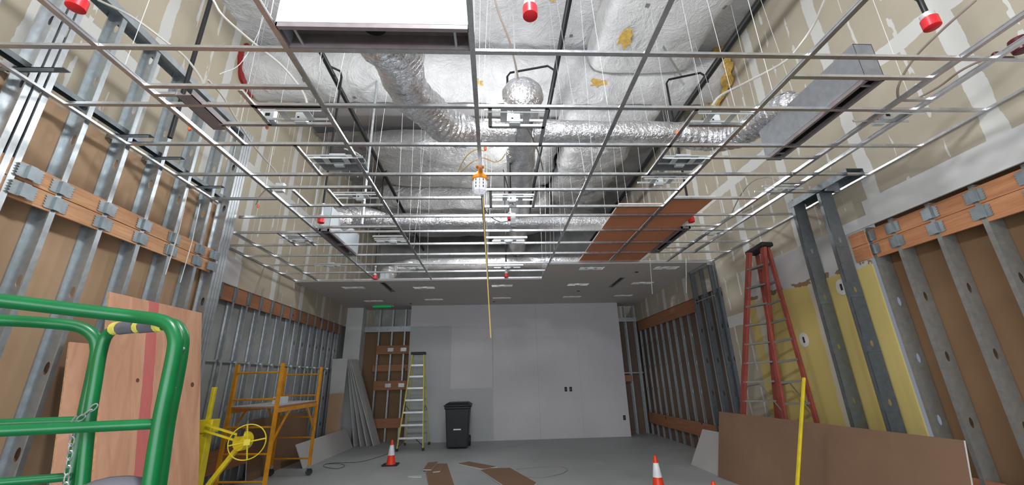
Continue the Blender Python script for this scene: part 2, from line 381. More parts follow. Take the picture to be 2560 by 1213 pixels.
# ------------------------------------------------------------------ ceiling grid
TEE = [(-0.019, 0), (0.019, 0), (0.019, 0.0018), (0.0014, 0.0018), (0.0014, 0.034), (0.004, 0.034), (0.004, 0.042), (-0.004, 0.042), (-0.004, 0.034), (-0.0014, 0.034), (-0.0014, 0.0018), (-0.019, 0.0018)]
CTEE = [(-0.017, 0), (0.017, 0), (0.017, 0.0018), (0.0013, 0.0018), (0.0013, 0.036), (-0.0013, 0.036), (-0.0013, 0.0018), (-0.017, 0.0018)]
grid = thing('ceiling_grid', 'galvanised steel ceiling grid of long tees and short cross tees hung overhead', 'ceiling grid')
XA, XB, XC, XD, XE, XF = -2.640, -1.395, -0.133, 1.098, 2.308, 3.472; XG = 3.745; XH = -3.895
def long_tee(x, y0, y1, nm='main_tee'): MB().sweep(TEE, (x, y0, ZC), (x, y1, ZC)).build(nm, M['tee'], grid)
for x, y0, y1 in [(XA, 0.3, 8.85), (XB, 0.3, 8.83), (XC, 0.3, 8.83), (XD, 0.3, 8.85), (XE, 0.3, 7.6), (XF, 0.3, 7.6), (XG, 1.6, 7.0), (XH, 5.25, 8.85)]: long_tee(x, y0, y1)
def perim(x, y0, y1, s):   # wall angle
    MB().sweep([(0, 0), (0.035 * s, 0), (0.035 * s, 0.002), (0.002 * s, 0.002), (0.002 * s, 0.04), (0, 0.04)], (x, y0, ZC), (x, y1, ZC)).build('wall_angle', M['tee'], grid)
perim(XLN, 0.3, 4.72, -1); perim(XL, 5.2, 8.9, -1); perim(XR, 0.3, 7.6, 1)
ROWS = [1.62, 2.218, 2.815, 3.392, 3.988, 4.603, 5.187, 5.785, 6.382, 6.968, 7.58, 8.18, 8.81]
def ctee(x0, x1, y, y1=None):
    if x1 < x0: x0, x1 = x1, x0
    MB().sweep(CTEE, (x0, y, ZC + 0.001), (x1, y if y1 is None else y1, ZC + 0.001)).build('cross_tee', M['tee'], grid)
for i, y in enumerate(ROWS):
    xs = [XA, XB, XC, XD]
    if y < 4.7: xs = [XLN] + xs
    elif y > 5.7: xs = [XL, XH] + xs
    else: xs = [-3.47] + xs
    if i == 5: xs = [XLN, XA]          # the fourth bay is framed around lamp openings
    if y < 7.7: xs += [XE, XF, XR] if i != 5 else []
    for a, b in zip(xs[:-1], xs[1:]): ctee(a + (0.002 if a in (XLN, XL) else 0.004), b - 0.004, y)
# openings framed for lamps and diffusers
for a in [(XA, XB, 2.597), (XA, -2.475, 2.693), (-1.955, XB, 2.83), (-2.39, XB, 3.076), (XA, XB, 4.30), (XA, XB, 4.81), (XB, XC, 4.60), (XC, XE, 4.375), (XC, XE, 4.875),
          (1.80, XE, 3.05), (XE, XF, 3.62), (XE, XF, 2.425), (XE, XF, 4.63), (XF, XR, 4.45), (-0.03, 0.47, 3.09), (-2.6, XB, 5.58), (2.95, XF, 5.6), (3.05, XF, 6.68), (XF, XG, 2.68), (XF, XG, 4.2),
          (-3.25, XA, 5.95), (-1.9, XB, 6.0), (-1.9, XB, 7.7), (XC, 0.55, 6.1), (XC, 0.6, 7.75)]: ctee(*a)
def ltee(x, y0, y1): MB().sweep(CTEE, (x, y0, ZC + 0.001), (x, y1, ZC + 0.001)).build('cross_tee', M['tee'], grid)
for a in [(-1.955, 2.63, 3.08), (-1.89, 3.392, 3.988), (-1.955, 4.32, 4.81), (-2.36, 4.36, 4.81), (1.765, 2.815, 3.988), (-0.02, 2.815, 3.09), (0.465, 2.815, 3.392), (-2.36, 3.08, 3.392), (0.53, 4.375, 4.875), (-0.03, 4.375, 4.875),
          (-3.25, 5.785, 6.4), (-2.95, 5.785, 6.4)]: ltee(*a)
# ------------------------------------------------------------------ hanger wires
wires = []
def wire_mesh(p0, p1):
    return MB().tube([p0, p1], 0.0034, 5)
protow = None
random.seed(11)
for x in (XH, XA, XB, XC, XD, XE, XF):
    for y in (1.9, 2.55, 3.1, 3.7, 4.3, 4.9, 5.6, 6.2, 6.8, 7.4, 8.1, 8.6):
        if x == XH and y < 5.6: continue
        if x in (XE, XF) and y > 7.5: continue
        if random.random() < 0.18: continue
        yy = y + random.uniform(-0.15, 0.15); L = 3.7
        if protow is None:
            protow = MB().tube([(0, 0, 0), (0, 0, 3.70)], 0.0022, 5).build('hanger_wire', M['wire'])
            tag(protow, 'thin hanger wire rising from the ceiling grid to the roof deck', 'hanger wire', 'hanger wires above the grid'); o = protow
        else: o = protow.copy(); C.objects.link(o)
        o.location = (x, yy, ZC + 0.03); o.rotation_euler = (random.uniform(-.05, .05), random.uniform(-.05, .05), 0)

# ------------------------------------------------------------------ steel studs with punched holes
def stud_mb(L, wd=0.152, fl=0.041, hole0=0.6, step=0.61, hz=0.05, hw=0.019):
    """C stud along +Z, web in the plane y=0 from x=0 (room-side flange) to x=wd, flanges toward +y"""
    m = MB(); cx = wd / 2; z = 0.0; hs = []
    h = hole0
    while h < L - 0.15: hs.append(h); h += step
    def quad(a, b, c, d): m.add([a, b, c, d], [(0, 1, 2, 3)])
    for hc in hs:
        z0, z1 = hc - 0.09, hc + 0.09
        quad((0, 0, z), (wd, 0, z), (wd, 0, z0), (0, 0, z0))
        n = 12; ring = [(cx + hw * math.cos(2 * PI * (k + 0.5) / n), 0, hc + hz * math.sin(2 * PI * (k + 0.5) / n)) for k in range(n)]
        out = []
        for k in range(n):
            a = 2 * PI * (k + 0.5) / n; c, s_ = math.cos(a), math.sin(a); t = max(abs(c), abs(s_))
            out.append((cx + wd / 2 * c / t, 0, hc + 0.09 * s_ / t))
        # snap to the rectangle's outline
        m.add(ring + out, [(k, (k + 1) % n, n + (k + 1) % n, n + k) for k in range(n)])
        for cxn, czn in ((1, 1), (-1, 1), (-1, -1), (1, -1)):
            near = sorted(range(n), key=lambda k: (out[k][0] - (cx + cxn * wd / 2)) ** 2 + (out[k][2] - (hc + czn * 0.09)) ** 2)[:2]
            m.add([out[near[0]], out[near[1]], (cx + cxn * wd / 2, 0, hc + czn * 0.09)], [(0, 1, 2)])
        z = z1
    quad((0, 0, z), (wd, 0, z), (wd, 0, L), (0, 0, L))
    quad((0, 0, 0), (0, 0, L), (0, fl, L), (0, fl, 0)); quad((wd, 0, 0), (wd, fl, 0), (wd, fl, L), (wd, 0, L))
    quad((0, fl, 0), (0, fl, L), (0.012, fl, L), (0.012, fl, 0)); quad((wd, fl, 0), (wd - 0.012, fl, 0), (wd - 0.012, fl, L), (wd, fl, L))
    return m
def stud(parent, x, y, z, L, mat, flip=False, wd=0.152, src=None, rz=None, hole0=0.6, nm='steel_stud'):
    """web runs away from the room: toward -X on the left wall, toward +X on the right (flip)"""
    if src is None:
        o = stud_mb(L, wd, hole0=hole0).build(nm, mat, parent); md = o.modifiers.new('t', 'SOLIDIFY'); md.thickness = 0.0016; md.offset = 0
    else: o = src.copy(); C.objects.link(o); o.parent = parent
    o.location = (x, y, z); o.rotation_euler = (0, 0, rz if rz is not None else (0 if flip else PI)); return o
def clip_mb(w2=0.052, h=0.105):
    """bent strap clip wrapped over a flange: two toothed wings either side of a raised centre"""
    m = MB(); n = 5
    for s in (-1, 1):
        pts = [(s * 0.024, -h / 2)]
        for k in range(n * 2 + 1):
            zz = -h / 2 + h * k / (n * 2); pts.append((s * (0.024 + w2 + (0.014 if k % 2 else 0)), zz))
        pts.append((s * 0.024, h / 2))
        vs = [(0.004, y, z) for y, z in pts] + [(0.0, y, z) for y, z in pts]; q = len(pts)
        m.add(vs, [tuple(range(q)), tuple(range(q, 2 * q))[::-1]] + [(i, (i + 1) % q, q + (i + 1) % q, q + i) for i in range(q)])
        m.box(0, s * 0.024 - 0.002, -h / 2, 0.02, s * 0.024 + 0.002, h / 2)
    m.box(0.018, -0.024, -h / 2, 0.021, 0.024, h / 2)
    return m
def clip(parent, x, y, z, flip=False, src=None):
    if src is None: o = clip_mb().build('strap_clip', M['clip'], parent)
    else: o = src.copy(); C.objects.link(o); o.parent = parent
    o.location = (x, y, z); o.rotation_euler = (0, 0, PI if flip else 0); return o

# near left furring wall: studs rise past the ceiling to their own track
fw = thing('stud_wall', 'tall steel stud wall with tan backing board and plywood band, beside the green lift', 'stud wall')
st = None; cp = None
for y in (1.86, 2.26, 3.06, 3.46, 3.86, 4.25, 4.65):
    st = stud(fw, -3.46, y, 0, 4.95, M['stud'], src=st, hole0=0.5)
    for z in (3.085, 2.945): cp = clip(fw, -3.458, y - 0.02, z, src=cp)
st2 = None
for y in (2.60, 2.66, 2.72): st2 = stud(fw, -3.45, y, 0, 4.95, M['galv'], src=st2, hole0=0.7)
for y in (4.95, 5.00, 5.05, 5.10): stud(fw, -3.44, y, 0, 4.97, M['galv'], src=st2)
for z in (3.085, 2.945): clip(fw, -3.44, 4.86, z, src=cp); clip(fw, -3.44, 2.79, z, src=cp)
m = MB().box(-3.62, 1.5, 4.93, -3.45, 5.12, 4.935).box(-3.622, 1.5, 4.88, -3.618, 5.12, 4.935).box(-3.452, 1.5, 4.86, -3.448, 5.12, 4.935); m.build('top_track', M['stud'], fw)
MB().box(-3.480, -3, 3.02, -3.4625, 4.88, 3.155).build('plywood_blocking', M['lumber'], fw)
MB().box(-3.480, -3, 2.875, -3.4625, 4.88, 3.012).build('plywood_blocking', M['lumber'], fw)
MB().box(-3.635, -5, 0, -3.614, 5.09, 3.80).build('backing_board', M['tan_board'], fw)
MB().box(-4.51, 5.08, 0, -3.46, 5.11, 3.15).build('return_board', M['gyp_face'], fw)
m = MB().box(-3.56, 1.2, 3.90, -3.50, 4.9, 3.905).box(-3.502, 1.2, 3.86, -3.498, 4.9, 3.905).box(-3.562, 1.2, 3.86, -3.558, 4.9, 3.905); m.build('bridging_channel', M['darkstud'], fw)
for y in (2.5, 3.35, 3.75, 4.4):
    MB().box(-3.6, y, 3.80, -3.20 if y > 3 else -3.15, y + 0.05, 3.806).box(-3.6, y, 3.77, -3.22, y + 0.004, 3.806).build('bracket', M['darkstud'], fw)
# far left wall
fl_ = thing('stud_wall', 'long run of bright steel studs under a red-brown timber band behind the scaffold', 'stud wall')
st = None; cp2 = None; k = 0
y = 5.35
while y < 12.15:
    st = stud(fl_, -4.41, y, 0, 3.15, M['galv'], src=st, wd=0.10)
    if k < 17: cp2 = clip(fl_, -4.407, y - 0.02, 3.03, src=cp2); cp2.scale = (1, 0.62, 2.2)
    y += 0.4; k += 1
MB().box(-4.43, 5.13, 2.895, -4.4115, 11.95, 3.15).build('timber_band', M['lumber_dim'], fl_)
MB().box(-4.49, 5.13, 1.93, -4.46, 12.15, 1.96).build('bridging_channel', M['galv'], fl_)
MB().box(-4.51, 5.13, 0, -4.40, 12.2, 0.004).box(-4.404, 5.13, 0, -4.4, 12.2, .04).build('bottom_track', M['galv'], fl_)
# near right wall
fr = thing('stud_wall', 'steel stud wall over brown board at the end of the long brown sheet, right side', 'stud wall')
fr['label'] = 'steel stud wall with brown backing and timber band, behind the long leaning brown sheet'
st = None; cp3 = None
for y in (4.27, 3.98, 3.57, 3.17, 2.77, 2.37, 1.97):
    st = stud(fr, 4.462, y, 0, 3.17, M['stud_darker'], True, src=st, hole0=0.45)
    for z in (3.06, 2.90): cp3 = clip(fr, 4.460, y + 0.02, z, True, src=cp3); cp3.scale = (1, 0.95, 1.1)
MB().box(4.4645, -3, 2.98, 4.49, 4.32, 3.14).box(4.405, 4.28, 2.98, 4.418, 4.5, 3.14).build('timber_band', M['lumber_red'], fr)
MB().box(4.4645, -3, 2.80, 4.49, 4.32, 2.975).box(4.405, 4.28, 2.80, 4.418, 4.5, 2.975).build('timber_band', M['lumber_red'], fr)
MB().box(4.4645, -3, 0.28, 4.49, 4.2, 0.58).build('timber_band', M['lumber_dim'], fr)
# far right wall
frr = thing('stud_wall', 'dim stud wall between two timber bands, beside the back wall on the red ladder side', 'stud wall')
st = None
for k in range(12):
    st = stud(frr, 4.462, 12.3 - k * 0.4, 0, 3.17, M['stud'], True, src=st, wd=0.05)
MB().box(4.434, 8.6, 2.87, 4.46, 12.35, 3.16).build('timber_band', M['lumber_dim'], frr)
MB().box(4.434, 7.9, 0.30, 4.46, 12.35, 0.58).build('timber_band', M['lumber_dim'], frr)
# rough door frame of studs in front of it
df = thing('stud_frame', 'narrow bundle of dark full-height studs with a cross rail behind the red ladder', 'stud frame')
st = None
for x, y in ((4.40, 7.52), (4.34, 7.62), (4.34, 8.0), (4.30, 8.34)):
    st = stud(df, x, y, 0, 3.69, M['darkstud'], True, src=st, wd=0.092)
MB().box(4.30, 7.6, 3.02, 4.34, 8.36, 3.03).box(4.30, 7.6, 3.65, 4.42, 8.36, 3.69).build('cross_rail', M['galv'], df)
# two free standing dark posts
for yy, xx, lb, L in ((4.84, 4.10, 'dark steel post with round holes before the yellow wall, nearer the red ladder', 3.80),
                   (4.40, 4.11, 'dark steel post with round holes standing beside the timber band end and yellow wall', 3.72)):
    t = thing('steel_post', lb, 'steel post', (xx, yy, 0))
    o = stud_mb(L, 0.165, 0.05, hole0=0.62, step=0.61, hw=0.017, hz=0.035).build('web', M['darkstud'], t); md = o.modifiers.new('t', 'SOLIDIFY'); md.thickness = 0.002
    MB().box(-0.02, -0.01, 0, 0.185, 0.06, 0.004).box(-0.02, -0.012, 0, 0.185, -0.008, 0.05).build('foot_track', M['darkstud'], t)
t = thing('header_track', 'dark steel header channel joining the tops of the two dark posts', 'steel header', (4.10, 3.95, 3.70))
MB().box(0, 0, 0.08, 0.2, 0.98, 0.085).box(-0.004, 0, 0, 0, 0.98, 0.085).box(0.2, 0, 0, 0.204, 0.98, 0.085).build('channel', M['darkstud'], t)
MB().box(0.02, 0.35, -0.02, 0.2, 0.38, 0.09).build('cleat', M['galv'], t)

# recess walls at the back
rl = thing('stud_wall', 'recessed brown-backed studs with three timber rails, left of the white back wall', 'stud wall')
rl['label'] = 'recessed studs with three short timber rails and brown backing, behind the yellow step ladder'
st = None
for x in (-3.45, -3.06, -2.68):
    o = stud(rl, x, 12.44, 0, 3.68, M['stud'], src=st, wd=0.152, rz=PI / 2); st = o
for z in (0.35, 1.35, 2.35): MB().box(-3.5, 12.41, z, -2.45, 12.43, z + 0.25).build('timber_rail', M['lumber_x'], rl)
MB().box(-3.6, 12.50, 1.87, -2.45, 12.53, 2.05).build('timber_rail', M['lumber_x'], rl)
for z in (1.475, 2.475):
    for x in (-3.06, -2.68):
        o = clip_mb().build('strap_clip', M['galv'], rl); o.location = (x - 0.02, 12.40, z); o.rotation_euler = (0, 0, -PI / 2)
MB().box(-3.9, 12.40, 3.0, -2.45, 12.405, 3.16).build('head_track', M['stud'], rl)
rr = thing('stud_wall', 'narrow recess of dark boards and studs between white back wall and side wall', 'stud wall')
st = None
for x in (3.82, 4.12, 4.42): st = stud(rr, x, 12.44, 0, 3.68, M['stud'], src=st, rz=PI / 2)
MB().box(3.75, 12.40, 3.18, 4.46, 12.405, 3.30).build('head_track', M['stud'], rr)
MB().box(3.75, 12.42, 1.42, 4.1, 12.44, 1.60).build('timber_rail', M['lumber_x'], rr)
MB().box(3.75, 12.42, 1.65, 4.46, 12.43, 1.68).build('bridging_channel', M['stud'], rr)

# grey unpainted board band under the timber / above it
struct('trim_2', MB().box(XL, 5.13, 3.155, XL + 0.008, 6.9, 3.60), M['bare_grey'])
struct('trim_3', MB().box(XR - 0.008, -3, 3.17, XR, 4.2, 3.47).box(XR - 0.008, 4.2, 3.17, XR, 4.75, 3.3), M['bare_grey'])

# ------------------------------------------------------------------ ducts
def wrink(pts, r, name, mat, label, cat, amp=0.03, n=28, step=0.05, group=None, parent=None, seed=0, caps=True, ribs=0.0):
    pts = smoothpath(pts, 8) if len(pts) > 2 else [Vector(pts[0]), Vector(pts[1])]
    out = [pts[0]]
    for a, b in zip(pts[:-1], pts[1:]):
        L = (b - a).length; k = max(1, int(L / step))
        for j in range(1, k + 1): out.append(a.lerp(b, j / k))
    def rf(i, k, p, d):
        q = p * 3.2 + d * 0.9 + Vector((seed, 0, 0)); v = noise.fractal(q, 0.9, 2.1, 4)
        e = 1.0
        if caps:
            t = min(i, len(out) - 1 - i) * step
            e = min(1.0, 0.75 + t / r * 0.5)
        return (r + amp * v + ribs * (abs(math.sin(i * step * PI / 0.075 + noise.noise(q * 1.5) * 2.0)) * 2 - 1)) * e
    o = MB().tube(out, r, n, rf=rf).build(name, mat, parent, smooth=False)
    for p in o.data.polygons: p.use_smooth = True
    if label: tag(o, label, cat, group)
    return o
# big wrapped ducts under the roof
t = thing('wrapped_duct', 'giant white-wrapped round duct crossing the hall wall to wall under the roof', 'duct')
wrink([(-4.38, 6.2, 7.0), (4.40, 6.2, 7.0)], 0.46, 'jacket', M['blanket'], None, None, 0.035, 48, 0.06, parent=t, caps=False)
# torn yellow insulation and red fire stop around its ends
def collar(x, mat, nm, rr_, th, seed, parent, a0, a1, w_):
    pts = []
    for k in range(26):
        a = a0 + (a1 - a0) * k / 25; r_ = rr_ + noise.noise(Vector((k * 0.4, seed, 0))) * 0.06
        pts.append((x, 6.2 + r_ * math.cos(a), 7.0 + r_ * math.sin(a)))
    MB().tube(pts, th, 6, rf=lambda i, k, p, d: th * (0.6 + abs(noise.noise(p * 5)) * 2.2 * w_)).build(nm, mat, parent)
collar(-4.37, M['firestop'], 'firestop_seal', 0.49, 0.03, 1, t, PI * 0.75, PI * 1.5, 1)
collar(4.33, M['fibreglass_y'], 'torn_insulation', 0.49, 0.07, 2, t, PI * 0.7, PI * 1.6, 1)
# insulated rectangular branches
def rectduct(name, x0, y0, z0, x1, y1, z1, mat, label, seed, amp=0.07):
    t = thing(name, label, 'duct', ((x0 + x1) / 2, (y0 + y1) / 2, z0)); cx, cy = t.location.x, t.location.y
    n = 44; rnd = 0.12; ring = []
    W, H = (x1 - x0), (z1 - z0)
    for k in range(n):
        a = 2 * PI * k / n; c, s_ = math.cos(a), math.sin(a); p = 5
        d = (abs(c) ** p + abs(s_) ** p) ** (-1 / p); ring.append((c * d * W / 2, s_ * d * H / 2))
    m = MB(); L = y1 - y0; ks = int(L / 0.07); vs = []; fs = []
    for i in range(ks + 1):
        y = y0 + L * i / ks
        for (u, v) in ring:
            q = Vector((u * 1.5 + seed, y * 1.5, v * 1.5)); h = noise.fractal(q, 0.9, 2.0, 4) * amp
            e = 0.93 if i in (0, ks) else 1
            ln = math.hypot(u, v); vs.append(((u + u / ln * h) * e, y - cy, H / 2 + (v + v / ln * h) * e))
    for i in range(ks):
        for k in range(n): fs.append((i * n + k, i * n + (k + 1) % n, (i + 1) * n + (k + 1) % n, (i + 1) * n + k))
    fs += [tuple(range(n))[::-1], tuple(range(ks * n, ks * n + n))]
    o = m.add(vs, fs).build('jacket', mat, t)
    for p in o.data.polygons: p.use_smooth = True
    return t
d1 = rectduct('wrapped_duct', 1.75, 1.6, 6.70, 3.6, 5.72, 7.38, M['blanket'], 'wide white-wrapped rectangular duct with yellow tears, beside the black pipe near the side wall', 4.0, 0.06)
d1b = rectduct('wrapped_duct', 1.5, 6.68, 6.55, 3.45, 7.95, 7.38, M['blanket'], 'white-wrapped duct box just beyond the giant round duct, with the black pipe in front', 6.0, 0.07)
d2 = rectduct('wrapped_duct', 1.7, 8.0, 6.55, 3.3, 12.2, 7.25, M['blanket_grey'], 'crumpled grey-wrapped rectangular duct beyond the silver cross duct, right of the trunk', 8.0, 0.10)
d3 = rectduct('wrapped_duct', -3.0, 8.2, 6.75, 1.6, 10.3, 7.25, M['blanket_grey'], 'broad grey-wrapped duct box crossing behind the round silver trunk near the roof', 13.0, 0.10)
d4 = rectduct('wrapped_duct', -3.3, 10.4, 6.15, 1.65, 12.8, 7.0, M['blanket_grey'], 'long low grey-wrapped duct box deepest in the ceiling void above the work lamp', 21.0, 0.08)
from mathutils.bvhtree import BVHTree
def bvh(obs):
    V = []; Fc = []
    for o in obs:
        b = len(V); mw = Matrix.Translation(o.parent.location if o.parent else Vector((0, 0, 0)))
        V += [mw @ v.co for v in o.data.vertices]; Fc += [tuple(i + b for i in p.vertices) for p in o.data.polygons]
    return BVHTree.FromPolygons(V, Fc)
BV = bvh([o for o in bpy.data.objects if o.type == 'MESH' and (o.name.startswith('jacket') or o.name.startswith('ceiling_roof_'))])
def under(x, y):
    h = BV.ray_cast(Vector((x, y, 4.6)), Vector((0, 0, 1))); return h[0], h[1]
def patch(x, y, outline, th, nm, mat):
    p, nr = under(x, y)
    if p is None: return None
    if nr.z > 0: nr = -nr
    q = nr.to_track_quat('Z', 'Y'); m = MB().prism(outline, 0.004, 0.004 + th); o = m.build(nm, mat); o.location = p; o.rotation_mode = 'QUATERNION'; o.rotation_quaternion = q; return o
random.seed(5)
for (x, y, sz, lb) in [(2.15, 4.9, 0.20, 'yellow insulation showing through a tear mid-way along the wide wrapped duct'), (1.95, 5.9, 0.16, 'yellow insulation flap where the wide wrapped duct meets the giant round duct'),
    (1.0, 4.75, 0.22, 'yellow insulation tear in the roof blanket crossed by a black pipe'), (0.3, 4.3, 0.12, 'small yellow insulation scrap in the roof blanket over the silver duct cap'), (-0.25, 5.9, 0.10, 'yellow tear under the giant round duct beside the diffuser box')]:
    out = []
    for k in range(14):
        a = 2 * PI * k / 14; rr_ = sz * (0.45 + random.random() * 0.75); out.append((rr_ * math.cos(a), rr_ * 0.55 * math.sin(a)))
    o = patch(x, y, out, 0.02, 'exposed_insulation', M['fibreglass_y'])
    if o: tag(o, lb, 'insulation')
for k in range(46):
    x = random.uniform(-3.8, 3.8); y = random.choice([random.uniform(3.2, 6.6), random.uniform(8.3, 12)])
    o = patch(x, y, [(-0.03, -0.03), (0.03, -0.03), (0.03, 0.03), (-0.03, 0.03)], 0.004, 'insulation_pin', M['slot'])
    if o: tag(o, 'small dark square pin washer on the wrapped insulation under the roof', 'insulation pin', 'insulation pins under the roof')
# round silver trunk and its branches
trunk = thing('round_duct', 'silver foil trunk duct running toward the back wall with a domed front cap', 'duct')
pts = [(0.37, 3.98, 4.78), (0.40, 4.5, 4.78), (0.44, 5.5, 4.78), (0.50, 7.0, 4.76), (0.55, 8.5, 4.74), (0.62, 11.0, 4.7)]
wrink(pts, 0.215, 'trunk', M['foil'], None, None, 0.02, 40, 0.04, parent=trunk, caps=False, seed=2)
m = MB(); rows_ = 14; cols = 28; vs = []; fs = []
for i in range(rows_ + 1):
    a = PI / 2 * i / rows_
    for k in range(cols):
        b = 2 * PI * k / cols; r = 0.25 * math.cos(a) * (1 + 0.06 * noise.noise(Vector((math.cos(b) * 3, math.sin(b) * 3, i * .4))))
        vs.append((0.37 + r * math.cos(b), 3.99 - 0.16 * math.sin(a), 4.80 + r * math.sin(b)))
for i in range(rows_):
    for k in range(cols): fs.append((i * cols + k, i * cols + (k + 1) % cols, (i + 1) * cols + (k + 1) % cols, (i + 1) * cols + k))
o = m.add(vs, fs).build('end_cap', M['foil'], trunk, smooth=True)
wrink([(0.3, 4.28, 4.5), (-0.35, 4.28, 4.5)], 0.15, 'branch_collar', M['foil'], None, None, 0.012, 26, 0.03, parent=trunk, caps=False, seed=4)
wrink([(0.5, 4.3, 4.5), (2.5, 4.33, 4.5)], 0.15, 'branch_duct', M['foil'], None, None, 0.012, 26, 0.03, parent=trunk, caps=False, seed=5)
P = [px(990, 100, 'z', 4.05), px(993, 130, 'z', 4.18), px(1008, 200, 'z', 4.4), px(1058, 265, 'z', 4.5), px(1125, 318, 'z', 4.5), px(1190, 333, 'z', 4.5)]
P[0] = Vector((-0.86, 2.28, 3.95)); 
wrink(P, 0.205, 'flexible_duct', M['foil'], 'fat silver flexible duct curving down from the white diffuser box to the trunk', 'flexible duct', 0.028, 40, 0.015, seed=6, ribs=0.007)
P = [(2.35, 4.33, 4.5), (2.75, 4.42, 4.48), px(1880, 318, 'z', 4.40), px(1945, 275, 'z', 4.35), (2.93, 3.22, 4.02)]
P = [Vector((2.35, 4.33, 4.5)), px(1790, 350, 'z', 4.42), px(1860, 330, 'z', 4.35), px(1930, 285, 'z', 4.25), px(2000, 262, 'z', 4.12)]
wrink(P, 0.155, 'flexible_duct', M['foil'], 'silver flexible duct sweeping to the grey diffuser box on the side with the red ladder', 'flexible duct', 0.02, 36, 0.015, seed=8, ribs=0.009)
t = thing('cross_duct', 'second silver cross duct, running both sides of the trunk behind the work lamp', 'duct')
wrink([(-2.25, 7.35, 4.55), (2.9, 7.42, 4.5)], 0.155, 'duct', M['foil'], None, None, 0.012, 26, 0.035, parent=t, caps=False, seed=9)
wrink([(-2.5, 6.05, 4.02), (-2.55, 6.5, 4.3), (-2.5, 7.0, 4.5), (-2.15, 7.33, 4.55)], 0.19, 'flexible_elbow', M['foil'], None, None, 0.03, 30, 0.025, parent=t, seed=10, ribs=0.007)
t = thing('cross_duct', 'third silver cross duct, furthest back just above the finished ceiling edge', 'duct')
wrink([(-2.1, 9.75, 4.35), (2.3, 9.75, 4.35)], 0.16, 'duct', M['foil'], None, None, 0.012, 26, 0.035, parent=t, caps=False, seed=12)
wrink([(-2.5, 9.25, 3.95), (-2.42, 9.6, 4.2), (-2.0, 9.75, 4.35)], 0.17, 'flexible_elbow', M['foil'], None, None, 0.03, 26, 0.025, parent=t, seed=14, ribs=0.007)

# slot diffusers with plenum boxes
def diffuser(label, loc, L, rz, wd=0.19, ph=0.42, boxmat='plenum'):
    t = thing('slot_diffuser', label, 'air diffuser', loc, rz)
    w2 = wd / 2
    MB().box(-L / 2, -w2, 0.0, L / 2, -w2 + 0.028, 0.035).box(-L / 2, w2 - 0.028, 0.0, L / 2, w2, 0.035).box(-L / 2, -w2, 0, -L / 2 + .01, w2, .035).box(L / 2 - .01, -w2, 0, L / 2, w2, .035).build('slot_rail', M['slot'], t)
    m = MB().box(-L / 2, -w2 - 0.002, 0.035, L / 2, -w2 + 0.004, ph).box(-L / 2, w2 - 0.004, 0.035, L / 2, w2 + 0.002, ph).box(-L / 2, -w2, 0.035, -L / 2 + 0.006, w2, ph).box(L / 2 - 0.006, -w2, 0.035, L / 2, w2, ph).box(-L / 2, -w2, ph - 0.006, L / 2, w2, ph)
    m.build('plenum_box', M[boxmat], t)
    MB().box(-L / 2 + .01, -w2 + .005, 0.14, L / 2 - .01, w2 - .005, 0.15).box(-L / 2 + .01, -w2 + .005, .036, L / 2 - .01, -w2 + .008, .15).box(-L / 2 + .01, w2 - .008, .036, L / 2 - .01, w2 - .005, .15).build('inner_liner', M['slot' if boxmat == 'plenum' else 'slotdark'], t)
    for x in (-0.42 * L, 0.42 * L): MB().box(x - 0.008, -w2 + .02, 0.02, x + 0.008, w2 - .02, 0.034).build('spacer', M['galv'], t)
    return t
diffuser('white boxed slot diffuser with a dark round hole, closest overhead under the fat flexible duct', (-0.764, 2.12, ZC + 0.002), 1.235, 0, 0.20, 0.46)
m = MB().lathe([(0.088, 0), (0.088, 0.012)], 24, (-0.80, 2.12, ZC + 0.13)); m.build('inlet', M['box_dark'], bpy.data.objects['slot_diffuser'])
bpy.data.objects['inlet'].location = (0.764, -2.12, -ZC - .002)
diffuser('grey boxed slot diffuser fed by the sweeping flexible duct, below the taped side wall', (3.02, 3.05, ZC + 0.002), 1.22, PI / 2, 0.16, 0.36, 'duct_sheet')
diffuser('slot diffuser with white end box, joined to the foil elbow of the second cross duct', (-2.53, 6.35, ZC + 0.002), 1.30, PI / 2, 0.15, 0.40)
diffuser('long dark slot diffuser tucked beside the rust brown ceiling panels', (3.0, 6.35, ZC + 0.002), 1.30, PI / 2, 0.15, 0.30, 'duct_sheet')
diffuser('small slot diffuser in the finished ceiling near the green exit sign', (-2.525, 9.5, ZC - 0.012), 1.08, PI / 2, 0.12, 0.25)
diffuser('small slot diffuser in the finished ceiling above the side recess and outlets', (2.945, 9.33, ZC - 0.012), 1.04, PI / 2, 0.12, 0.25)
t = thing('steel_channel', 'dark brown steel channel laid on the grid near the wall track of the tall studs', 'steel channel', (-2.42, 2.69, ZC))
MB().box(-0.065, 0.0, 0.004, 0.065, 0.46, 0.010).box(-0.065, 0, 0.004, -0.06, 0.46, 0.06).box(0.06, 0, 0.004, 0.065, 0.46, 0.06).build('channel', M['slot'], t)

# rust brown panels lying on the grid
for (x0, x1, y0, y1, lb) in [(1.70, 2.30, 4.88, 7.6, 'rust brown ceiling panel on the grid, edge showing pale, nearer the round trunk'), (2.316, 2.93, 4.66, 7.6, 'rust brown ceiling panel on the grid, pierced by a wire, nearer the side wall')]:
    t = thing('ceiling_panel', lb, 'ceiling panel', ((x0 + x1) / 2, (y0 + y1) / 2, ZC + 0.044)); a, b = (x1 - x0) / 2, (y1 - y0) / 2
    MB().box(-a, -b, 0.0, a, b, 0.003).build('brown_face', M['brown_ceiling'], t); MB().box(-a, -b, 0.003, a, b, 0.018).build('core', M['gyp'], t)

